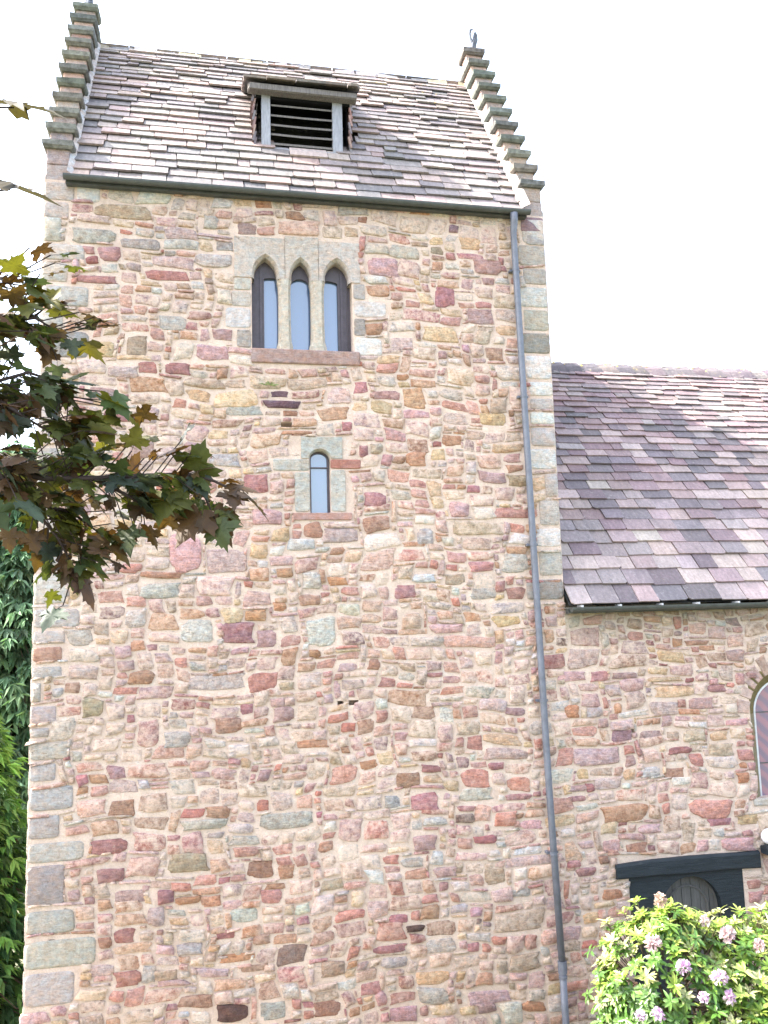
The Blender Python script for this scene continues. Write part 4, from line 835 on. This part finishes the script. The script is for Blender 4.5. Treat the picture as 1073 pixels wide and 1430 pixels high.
def put_leaf(p, out, L, hang=None):
    col = jit(r.choice(LC), .25, r)
    dirv = Vector(out) + Vector((r.gauss(0, .45), r.gauss(0, .5), r.gauss(-.10, .22)))
    h = r.random() * .62 if hang is None else hang
    tip = Vector((dirv.x, dirv.y, dirv.z)).normalized(); tip = (tip + Vector((0, 0, -h * h * 1.5))).normalized()
    up = Vector((r.gauss(0, .3), r.gauss(0, .3) - .25 * h, 1 - .4 * h))
    pet = p + Vector((tip.x, tip.y, tip.z * .4)) * r.uniform(.02, .05)
    br.tube([tuple(p), tuple(pet)], .0009, 4, cap=False); leaf(cr, pet, tip, up, L, col, r)
TW = [[Vector(p) for p in t] for t in TWIGS]
DENS = [.0095, .05, .0085, .0085, .010, .0105, .012, .0095, .5, .5, .014, .012]
for ti, tw in enumerate(TW):
    n = len(tw); r0 = .011 if ti == 0 else .006
    br.tube([tuple(p) for p in tw], [r0 * (1 - .8 * k / (n - 1)) + .0012 for k in range(n)], 6)
    for a, b in zip(tw, tw[1:]):
        d = b - a; L = d.length; m = int(L / DENS[ti] + r.random())
        for k in range(m):
            p = a + d * ((k + r.random()) / max(m, 1))
            if ti in (8, 9) and p.x < 1.15 and r.random() < .4: continue
            thin = ti == 0 and p.x > 2.0
            if ti < 8 and p.z > 4.97: continue
            if thin and r.random() < .85: continue
            sdn = Vector((-d.z, 0, d.x)).normalized() * r.choice((-1, 1))
            if p.x < 1.95 and (ti < 8 or ti > 9) and r.random() < .7:       # short side twig carrying leaves
                e = p + (d.normalized() * .7 + sdn * .7 + Vector((0, r.uniform(-.6, .6), 0))).normalized() * r.uniform(.04, .16); br.tube([tuple(p), tuple(e)], .0022, 4, cap=False); p = e
            put_leaf(p, d.normalized() * .8 + sdn * .7, r.uniform(.045, .085))
    if ti not in (8, 9): put_leaf(tw[-1], (tw[-1] - tw[-2]).normalized(), r.uniform(.085, .11))
# the hanging leaves at the tip of the long branch, and the two seen against the sky
for p, out, up, L in (((2.00, -7.40, 4.215), (-.35, -.1, -.55), (-.2, -.9, .5), .125), ((2.045, -7.4, 4.215), (.35, -.1, -.6), (.2, -.9, .45), .115), ((1.985, -7.4, 4.35), (.2, -.3, .5), (.1, -.85, .5), .10), ((2.10, -7.36, 4.31), (.8, -.1, -.2), (0, -.5, .9), .09),
                      ((1.90, -7.42, 4.27), (-.1, -.3, -.5), (0, -.9, .45), .11), ((1.70, -7.45, 4.14), (.6, -.1, -.35), (0, -.5, .8), .10), ((1.63, -7.5, 4.06), (-.5, 0, -.3), (0, -.6, .8), .08), ((1.645, -7.5, 4.03), (.1, -.2, -.6), (.1, -.9, .4), .07), ((1.655, -7.5, 4.06), (.6, 0, -.3), (0, -.6, .8), .08),
                      ((1.43, -7.6, 5.43), (.9, .1, .05), (0, -.45, .9), .165), ((1.40, -7.5, 5.23), (.9, .05, -.22), (0, -.45, .9), .175)):
    leaf(cr, p, out, up, L, jit((.055, .042, .018) if L > .15 else r.choice(LC[:4]), .2, r), r)
# the rest of the crown, out of frame to the left
for k in range(16):
    a = r.uniform(1.6, 5.2); z = r.uniform(3.9, 6.6); R = r.uniform(.5, 1.1) * (1.25 - abs(z - 4.9) * .3); p0 = Vector((-.5, -7.7, z)); d = Vector((math.cos(a), math.sin(a) * .8, .25)); e = p0 + d * R
    br.tube([tuple(p0), tuple(p0 + d * R * .5 + Vector((0, 0, .05))), tuple(e)], [.016, .009, .003], 5)
    for q in range(26): put_leaf(p0 + d * R * r.uniform(.35, 1) + Vector((r.gauss(0, .09), r.gauss(0, .09), r.gauss(0, .05))), d, r.uniform(.07, .11))
br.build('branches', M_TWIG, maple, smooth=True); cr.build('crown', M_MAP, maple, smooth=True)

# ================================================================== rhododendron
M_RHO = mat_attr('rhododendron leaves', .34, .5, .28, (1.25, 1.4, .45, 1), .2, 12); M_FLO = mat_attr('lilac petals', .6, .2, .3, None, .15)
bush = thing('rhododendron_bush', (6.75, -2.75, -1.72), 'large rhododendron with sunlit yellow-green leaves and lilac flowers in front of the door', 'bush')
LOBES = [((6.12, -2.85, .93), .20), ((6.06, -2.75, .50), .54), ((6.80, -2.75, .34), .54), ((7.45, -2.6, .24), .6), ((8.2, -2.5, .05), .8), ((6.62, -3.0, -.14), .64), ((7.15, -3.05, -.18), .76), ((5.86, -2.65, .26), .40), ((7.15, -2.7, -.95), .92), ((7.7, -2.8, -.8), 1.05), ((8.0, -3.0, -.2), .7)]
fo = MB(); stx = MB(); r = random.Random(120)
def rleaf(p, d, up, L, wd, col, fold=.25):
    d = d.normalized(); sd = d.cross(up)
    if sd.length < 1e-3: sd = d.orthogonal()
    sd.normalize(); n = sd.cross(d).normalized(); V = [tuple(p)]
    prof = ((.22, .62), (.5, 1.0), (.78, .72))
    for t, w in prof:
        c = p + d * L * t - n * (L * .22 * t * t)
        V += [tuple(c - sd * wd * w * .5 + n * wd * fold * .5 * w), tuple(c), tuple(c + sd * wd * w * .5 + n * wd * fold * .5 * w)]
    V.append(tuple(p + d * L - n * L * .22))
    F = [(0, 2, 1), (0, 3, 2)]
    for i in (0, 1): b = 1 + 3 * i; F += [(b, b + 1, b + 4, b + 3), (b + 1, b + 2, b + 5, b + 4)]
    F += [(7, 8, 10), (8, 9, 10)]
    fo.add(V, F, col)
GREEN = [(.075, .155, .028), (.06, .13, .028), (.095, .19, .035), (.12, .21, .04)]; NEW = [(.24, .33, .06), (.30, .36, .10), (.20, .30, .05), (.36, .37, .19)]
tops = []
for (c, R) in LOBES:
    c = Vector(c)
    for k in range(int(1900 * R * R + 14)):
        v = Vector((r.gauss(0, 1), r.gauss(0, 1), r.gauss(.12, 1))).normalized()
        p = c + Vector((v.x * R * 1.05, v.y * R * .95, v.z * R)) * (r.uniform(.86, 1.07) if v.z < .1 or r.random() < .6 else r.uniform(.95, 1.24))
        if v.y > .75: continue
        if any(((p - Vector(c2)).length < R2 * .86) for c2, R2 in LOBES if c2 != tuple(c)): continue
        new = v.z > .15 and r.random() < (.15 + .65 * max(0, v.z)); ax = (v + Vector((0, 0, .75))).normalized()
        s0 = p - ax * .14; stx.tube([tuple(s0 - v * .05), tuple(p)], [.006, .004], 4, cap=False)
        nl = r.randint(7, 10); a0 = r.uniform(0, 6); e1 = ax.orthogonal().normalized(); e2 = ax.cross(e1)
        base = r.choice(NEW if new else GREEN)
        for q in range(nl):
            a = a0 + q * 2.4; tilt = r.uniform(.25, 1.0) if new else r.uniform(-.25, .55); d = (e1 * math.cos(a) + e2 * math.sin(a) + ax * tilt)
            rleaf(p + ax * r.uniform(-.02, .02), d, ax, r.uniform(.055, .11), r.uniform(.022, .036), jit(base, .2, r))
for k in range(60):
    a = r.uniform(0, 6.3); c, R = r.choice(LOBES); stx.tube([(6.7 + r.uniform(-.4, .4), -2.7 + r.uniform(-.2, .2), -1.75), (c[0] + math.cos(a) * R * .3, c[1] + math.sin(a) * R * .3, c[2] - R * .2), (c[0] + math.cos(a) * R * .8, c[1] + math.sin(a) * R * .8, c[2] + R * r.uniform(-.2, .5))], [.02, .013, .005], 5)
fo.build('foliage', M_RHO, bush); stx.build('stems', M_BARK, bush)
def truss(p, R, cols, nf, seed):
    r = random.Random(seed); m = MB(); p = Vector(p); ax = Vector((r.uniform(-.15, .15), -.55, .8)).normalized(); e1 = ax.orthogonal().normalized(); e2 = ax.cross(e1)
    for k in range(nf):
        t = math.acos(1 - (k + .5) / nf * 1.15); a = k * 2.4; v = ax * math.cos(t) + (e1 * math.cos(a) + e2 * math.sin(a)) * math.sin(t); b = p + v * R * r.uniform(.35, .75); f1 = v.orthogonal().normalized(); f2 = v.cross(f1); c = jit(r.choice(cols), .12, r); s = R * r.uniform(.35, .85)
        V = [tuple(b - v * R * .3)]
        for q in range(5):
            an = q * 1.2566 + k + r.uniform(-.25, .25); 
            for da, rr_, hh in ((-.45, .75, .38), (0, 1.05, .42), (.45, .75, .38)):
                V.append(tuple(b + (f1 * math.cos(an + da) + f2 * math.sin(an + da)) * s * rr_ * r.uniform(.75, 1.2) + v * s * hh * r.uniform(.4, 1.5)))
        F = []
        for q in range(5): F += [(0, 1 + 3 * q, 2 + 3 * q), (0, 2 + 3 * q, 3 + 3 * q)]
        m.add(V, F, c)
    o = m.build('flower_cluster', M_FLO, bush); return o
LIL = [(.58, .42, .56), (.64, .50, .62), (.52, .34, .50)]; PK = [(.55, .40, .42), (.6, .48, .47)]; BR = [(.50, .36, .30), (.42, .30, .24), (.56, .44, .36)]
truss((5.68, -3.75, 1.03), 0.058, LIL, 10, 955)
truss((5.96, -3.80, 0.95), 0.058, LIL, 10, 1005)
truss((5.78, -3.85, 0.84), 0.043, LIL, 10, 983)
truss((6.00, -3.85, 0.82), 0.049, LIL, 10, 1018)
truss((5.29, -3.75, 0.72), 0.046, LIL, 10, 895)
truss((5.43, -3.75, 0.72), 0.049, LIL, 10, 918)
truss((5.96, -2.95, 1.26), 0.07, BR, 10, 922)
truss((6.36, -3.00, 1.06), 0.052, PK, 10, 985)
truss((6.50, -3.10, 0.97), 0.07, PK, 10, 1015)
truss((5.62, -3.40, 1.10), 0.064, PK, 10, 912)
truss((6.81, -3.10, 0.84), 0.052, PK, 10, 1060)
